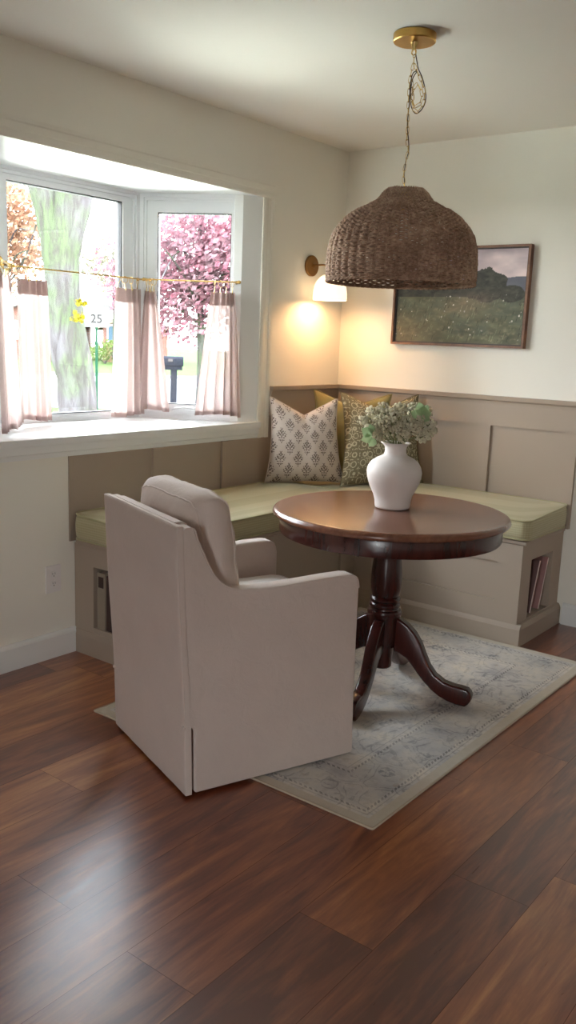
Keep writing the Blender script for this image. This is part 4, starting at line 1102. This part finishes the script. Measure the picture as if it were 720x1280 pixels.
def pix(px, py, dist):
    """a point of the place at a horizontal distance, given the direction found on the photograph"""
    r = Vector((.78971509, .61231222, .03773367)); u = Vector((-.14657542, .12860019, .98080459)); f = Vector((-.59570608, .78008701, -.19130743))
    d = f+r*(px-360)/1104.46-u*(py-640)/1104.46
    return Vector((2.998, -4.363, 1.3875))+d*(dist/math.hypot(d.x, d.y))
t = NT('tree_bark'); v_ = t.coord(scale=(1, 1, .22)); n = t.noise(v_, 9, 6, .7, .8); n2 = t.noise(t.coord(), 1.6, 3)
vo = t.n('ShaderNodeTexVoronoi', feature='DISTANCE_TO_EDGE'); vo.inputs['Scale'].default_value = 16; t.l(v_, vo.inputs['Vector'])
c = t.mix(t.ramp(n2, (.42, 0.0), (.58, 1.0)), lit(216, 210, 216, 11.5), lit(200, 222, 174, 11.5)); c = t.mix(t.ramp(n, (.42, .75), (.56, 0.0)), c, lit(150, 140, 142, 9))
t.bsdf(c, .95, normal=t.bump(t.math('ADD', n, t.math('MULTIPLY', t.ramp(vo.outputs[0], (0.0, 0.0), (.12, 1.0)), .0)), .9, .06), spec=.05); BARK = t.m
tr = thing('tree', 'thick pale barked tree with forking trunk just outside the middle window', 'tree', pix(95, 560, 13)*1.0)
base = pix(97, 515, 13); tr.location = (base.x, base.y, GZ); tro = Vector(tr.location)
TD = 13.0
def limb(bm, L):
    pts = []; rad = []
    for px, py, w in L: pts.append(pix(px, py, TD)-tro); rad.append(w/2*TD/1104.46*1.02)
    P = smooth_path([(p.x, p.y, p.z) for p in pts], 5); R = []
    for i in range(len(P)):
        k = i/5; a = int(min(k, len(rad)-1)); b = min(a+1, len(rad)-1); R.append(rad[a]+(rad[b]-rad[a])*(k-a))
    n0 = len(bm.verts); tube(bm, P, R, 26); bm.verts.ensure_lookup_table()
    for v1 in bm.verts[n0:]:
        q = v1.co; v1.co = q+Vector((1, .3, 0))*0.03*noise.noise(q*3.1)+Vector((0, .9, 0))*.02*noise.noise(Vector((q.x*9, q.y*9, q.z*1.2)))
bm = bmesh.new()
limb(bm, [(99, 590, 62), (98, 548, 52), (97, 510, 44), (94, 470, 43), (87, 432, 46), (84, 405, 42), (80, 370, 38), (77, 340, 40), (76, 315, 44), (74, 290, 46)])
limb(bm, [(77, 345, 34), (76, 315, 44), (83, 280, 44), (90, 250, 44), (96, 220, 44), (104, 170, 42), (118, 90, 36), (130, 0, 30), (135, -80, 22)])
limb(bm, [(74, 330, 34), (66, 290, 32), (58, 255, 30), (48, 222, 28), (34, 180, 27), (14, 120, 24), (-10, 40, 20), (-30, -30, 14)])
limb(bm, [(84, 430, 26), (70, 420, 18), (63, 418, 12)])
link('trunk', bm, BARK, tr, angle=180)

def leaves(bm, cen, rad, n, size, rnd_, shell=.35):
    for _ in range(n):
        v1 = Vector((rnd_.gauss(0, 1), rnd_.gauss(0, 1), rnd_.gauss(0, 1))).normalized()*(rnd_.random()**shell)
        p = Vector((cen[0]+v1.x*rad[0], cen[1]+v1.y*rad[1], cen[2]+v1.z*rad[2]))
        a = Vector((rnd_.uniform(-1, 1), rnd_.uniform(-1, 1), rnd_.uniform(-1, 1))).normalized(); b = a.orthogonal().normalized(); s = size*rnd_.uniform(.6, 1.3)
        c2 = a.cross(b)
        q = [p+b*s*.5, p+c2*s*.34+a*s*.08, p-b*s*.5, p-c2*s*.34+a*s*.08]
        bm.faces.new([bm.verts.new(x_) for x_ in q])
YL_ = m_leaf('yellow_leaves', lit(250, 226, 40), lit(255, 240, 110))
for (px, py, w) in ((101, 378, 5), (97, 397, 8)):
    p = pix(px, py, TD-.42)-tro; bm = bmesh.new(); leaves(bm, p, (w/85, .1, w/95), 46, .07, random.Random(px), .5); link('leaf_shoot', bm, YL_, tr, smooth=False)
def crown_tree(label, px, py, dist, R, n, size, a, b, seed, tw=.12, blobs=9, hang=None):
    c = pix(px, py, dist); t = thing('tree', label, 'tree', (c.x, c.y, GZ)); cz = c.z-GZ; rnd_ = random.Random(seed)
    bm = bmesh.new(); tube(bm, smooth_path([(0, 0, -.02), (.03, .02, cz*.4), (-.03, 0, cz*.8), (0, 0, cz+R*.5)], 4), [tw*(1-.5*i/12) for i in range(13)], 10)
    for k in range(9):
        aa = rnd_.uniform(0, 2*PI); tube(bm, smooth_path([(0, 0, cz*.6+k*.12), (math.cos(aa)*R*.4, math.sin(aa)*R*.4, cz*.8+k*.15), (math.cos(aa)*R*.85, math.sin(aa)*R*.85, cz+R*rnd_.uniform(-.5, .7))], 4), [tw*.35*(1-.09*i) for i in range(9)], 6)
    link('trunk', bm, BARK, t)
    bm = bmesh.new()
    for k in range(blobs):
        v1 = Vector((rnd_.uniform(-1, 1), rnd_.uniform(-1, 1), rnd_.uniform(-1, 1))); v1 = v1.normalized()*R*.62*rnd_.random()**.4
        leaves(bm, Vector((v1.x, v1.y, cz+v1.z)), (R*.5, R*.5, R*.42), n//blobs, size, rnd_)
    lv = link('foliage', bm, m_leaf('foliage_%d' % seed, a, b), t, smooth=False)
    return t
crown_tree('red purple leafed maple outside the right angled window', 252, 338, 21, 2.35, 9500, .14, lit(222, 134, 154, 5.6), lit(246, 206, 216, 5.2), 21, blobs=14)
crown_tree('orange leafed maple at the far left beyond the middle window', 2, 282, 30, 2.6, 5200, .18, lit(240, 168, 132, 4.4), lit(248, 216, 184, 4.4), 22, blobs=10)
crown_tree('pale yellow green tree far across the street', 142, 325, 60, 2.9, 900, .34, lit(244, 240, 200, 5), lit(250, 246, 224, 5), 23, blobs=8)

# mailbox
p = pix(217, 490, 24.0); mbx = thing('mailbox', 'dark grey mailbox on a post by the street seen through the right window', 'mailbox', (p.x, p.y, GZ), math.atan2(vr.y, vr.x)); DG = m_flat('dark_plastic', lit(122, 128, 146, 12), .8, spec=.03)
hz = -GZ+pix(215, 446, 24).z
bm = bmesh.new(); box(bm, -.085, .085, -.085, .085, 0, hz-.22); link('post', bev(bm, .01), DG, mbx)
bm = bmesh.new(); prism(bm, [(-.13, 0), (.13, 0), (.13, .14), (.10, .21), (.05, .245), (0, .255), (-.05, .245), (-.10, .21), (-.13, .14)], -.27, .25, lambda u, v, w: (w, u, hz-.24+v)); link('mailbox_body', bev(bm, .008), DG, mbx)
link('newspaper_slot', bbox(-.24, .22, -.11, .11, hz-.34, hz-.245, .01), DG, mbx)
link('flag', bbox(-.15, -.03, -.142, -.132, hz-.12, hz-.05, .004), m_flat('white_flag_paint', lit(245, 235, 235, 12), .8, spec=0.0), mbx)
# speed sign
p = pix(121, 496, 21.0); sg = thing('speed_limit_sign', 'white speed limit 25 sign on a green post beside the street', 'sign', (p.x, p.y, GZ), math.atan2(vr.y, vr.x))
top = pix(118, 380, 21).z-GZ; bot = pix(118, 409, 21).z-GZ
bm = bmesh.new(); box(bm, -.028, .028, -.02, .02, 0, top-.05); link('post', bm, m_flat('green_post_paint', lit(70, 186, 140, 13), .9, spec=.02), sg, smooth=False)
bm = bmesh.new(); prism(bm, rrect(-.30, .30, bot, top, .03), -.024, -.021, lambda u, v, w: (u, w, v)); link('sign_plate', bm, m_flat('white_sign_sheet', lit(252, 252, 250, 9), .9, spec=0.0), sg, smooth=False)
cu = bpy.data.curves.new('numerals', 'FONT'); cu.body = '25'; cu.size = .27; cu.align_x = 'CENTER'; cu.extrude = .001
to = bpy.data.objects.new('numerals_source', cu); COL.objects.link(to); bpy.context.view_layer.update()
me = bpy.data.meshes.new_from_object(to); bpy.data.objects.remove(to)
nm = bpy.data.objects.new('numerals', me); COL.objects.link(nm); nm.parent = sg; nm.location = (0, -.026, bot+.10); nm.rotation_euler = (PI/2, 0, 0); me.materials.append(m_flat('grey_numeral_paint', lit(150, 154, 160, 24), .9, spec=0.0))

# houses
BRICK = NT('brick'); v = BRICK.coord('Object', (1, 1, 1), rot=(PI/2, 0, 0)); br = BRICK.n('ShaderNodeTexBrick'); BRICK.l(v, br.inputs['Vector'])
br.inputs['Color1'].default_value = lit(226, 160, 140); br.inputs['Color2'].default_value = lit(214, 140, 124); br.inputs['Mortar'].default_value = lit(236, 222, 212); br.inputs['Scale'].default_value = 4; BRICK.bsdf(br.outputs[0], .9, spec=0.0); BRICK = BRICK.m
def house(label, px, py, dist, w, h, seed, roofc):
    c = pix(px, py, dist); t = thing('house', label, 'house', (c.x, c.y, GZ), math.atan2(vr.y, vr.x))
    bm = bmesh.new(); prism(bm, [(-w/2, 0), (w/2, 0), (w/2, h), (0, h+w*.22), (-w/2, h)], 0, 8, lambda u, v, w_: (u, w_, v)); link('walls', bm, BRICK, t, smooth=False)
    bm = bmesh.new()
    for s in (1, -1): prism(bm, [(s*(w/2+.5), h-.2), (0, h+w*.22+.03), (0, h+w*.22+.25), (s*(w/2+.5), h+.05)], -.4, 8.4, lambda u, v, w_: (u, w_, v))
    link('roof', bm, roofc, t, smooth=False)
    for i, u in enumerate((-w*.27, w*.2)):
        f = link('window_frame', bbox(u-.7, u+.7, -.06, .02, 1.3, 2.5, .01), TRIM, t); link('window_pane', bbox(u-.6, u+.6, -.075, -.062, 1.4, 2.4, .003, 1), m_flat('blue_pane_%d%d' % (seed, i), lit(160, 205, 235, 9), .8, spec=.02), f)
    link('house_door', bbox(-.5, .45, -.05, .02, 0, 2.1, .01), m_flat('door_paint_%d' % seed, lit(235, 232, 228, 12), .9, spec=0.0), t)
    return t
house('brick house with blue windows across the street left of the trunk', 40, 404, 62, 6, 2.5, 1, m_flat('pale_roof', lit(240, 236, 230), .9))
house('red brick house across the street right of the speed sign', 168, 404, 62, 4.2, 2.3, 2, m_flat('cream_roof', lit(244, 234, 190), .9))
def shrub(label, px, dist, w, h, a, b, seed):
    c = pix(px, 405, dist); t = thing('shrub', label, 'shrub', (c.x, c.y, GZ)); rnd_ = random.Random(seed)
    bm = bmesh.new()
    for k in range(5): aa = rnd_.uniform(0, 6); tube(bm, [(0, 0, -.02), (math.cos(aa)*w*.3, math.sin(aa)*w*.3, h*.7)], .03, 5)
    link('stems', bm, BARK, t)
    bm = bmesh.new(); leaves(bm, (0, 0, h*.55), (w/2, w/2, h*.5), 900, .16, rnd_, .3); link('foliage', bm, m_leaf('shrub_leaf_%d' % seed, a, b), t, smooth=False)
shrub('rounded green shrub behind the speed sign across the street', 131, 58, 2.4, 1.5, lit(160, 200, 100), lit(196, 222, 130), 31)
shrub('orange green shrub left of the tree trunk across the street', 62, 58, 2.0, 1.7, lit(226, 196, 110), lit(236, 214, 150), 32)

# ------------------------------------------------------------------ light
w = bpy.data.worlds.new('World'); SC.world = w; w.use_nodes = True; nt = w.node_tree; nt.nodes.clear()
o_ = nt.nodes.new('ShaderNodeOutputWorld'); bg = nt.nodes.new('ShaderNodeBackground'); tc = nt.nodes.new('ShaderNodeTexCoord'); sx = nt.nodes.new('ShaderNodeSeparateXYZ'); rp = nt.nodes.new('ShaderNodeValToRGB')
nt.links.new(tc.outputs['Generated'], sx.inputs[0]); nt.links.new(sx.outputs[2], rp.inputs[0]); nt.links.new(rp.outputs[0], bg.inputs[0]); nt.links.new(bg.outputs[0], o_.inputs[0])
rp.color_ramp.elements[0].position = 0; rp.color_ramp.elements[0].color = (1, 1, 1, 1); rp.color_ramp.elements[1].position = .6; rp.color_ramp.elements[1].color = (.82, .90, 1.0, 1)
bg.inputs[1].default_value = 7.0
def portal(name, loc, rot, sx_, sy_):
    l = bpy.data.lights.new(name, 'AREA'); l.shape = 'RECTANGLE'; l.size = sx_; l.size_y = sy_; l.cycles.is_portal = True
    o = bpy.data.objects.new(name, l); COL.objects.link(o); o.location = loc; o.rotation_euler = rot
portal('bay_portal', (-.03, (OY0+OY1)/2, (OZ0+OZ1)/2), (0, -PI/2, 0), OZ1-OZ0, OY1-OY0)
portal('fill_door_portal', ((DX0+DX1)/2, YB-.09, DZ/2), (PI/2, 0, 0), DX1-DX0, DZ)
l = bpy.data.lights.new('sconce_light', 'POINT'); l.energy = 1.05; l.color = (1, .62, .32); l.shadow_soft_size = .03
o = bpy.data.objects.new('sconce_light', l); COL.objects.link(o); o.location = (.14, -.32, 1.645)

# ------------------------------------------------------------------ camera
cam = bpy.data.cameras.new('camera'); co_ = bpy.data.objects.new('camera', cam); COL.objects.link(co_)
cam.sensor_fit = 'VERTICAL'; cam.sensor_height = 24; cam.sensor_width = 13.5; cam.lens = 1104.46/1280*24; cam.clip_start = .05; cam.clip_end = 400
r = Vector((.78971509, .61231222, .03773367)); u = Vector((-.14657542, .12860019, .98080459)); f = Vector((-.59570608, .78008701, -.19130743))
M = Matrix.Identity(4)
for i in range(3): M[i][0] = r[i]; M[i][1] = u[i]; M[i][2] = -f[i]
M.translation = Vector((2.998, -4.363, 1.3875)); co_.matrix_world = M
SC.camera = co_
SC.view_settings.view_transform = 'Standard'; SC.view_settings.look = 'None'; SC.view_settings.gamma = 1; SC.view_settings.use_curve_mapping = False
SC.view_settings.exposure = 2.05
cy = SC.cycles
cy.max_bounces = 10; cy.diffuse_bounces = 6; cy.glossy_bounces = 4; cy.transparent_max_bounces = 12; cy.transmission_bounces = 4; cy.use_denoising = True
cy.sample_clamp_indirect = 8
cy.caustics_reflective = False; cy.caustics_refractive = False
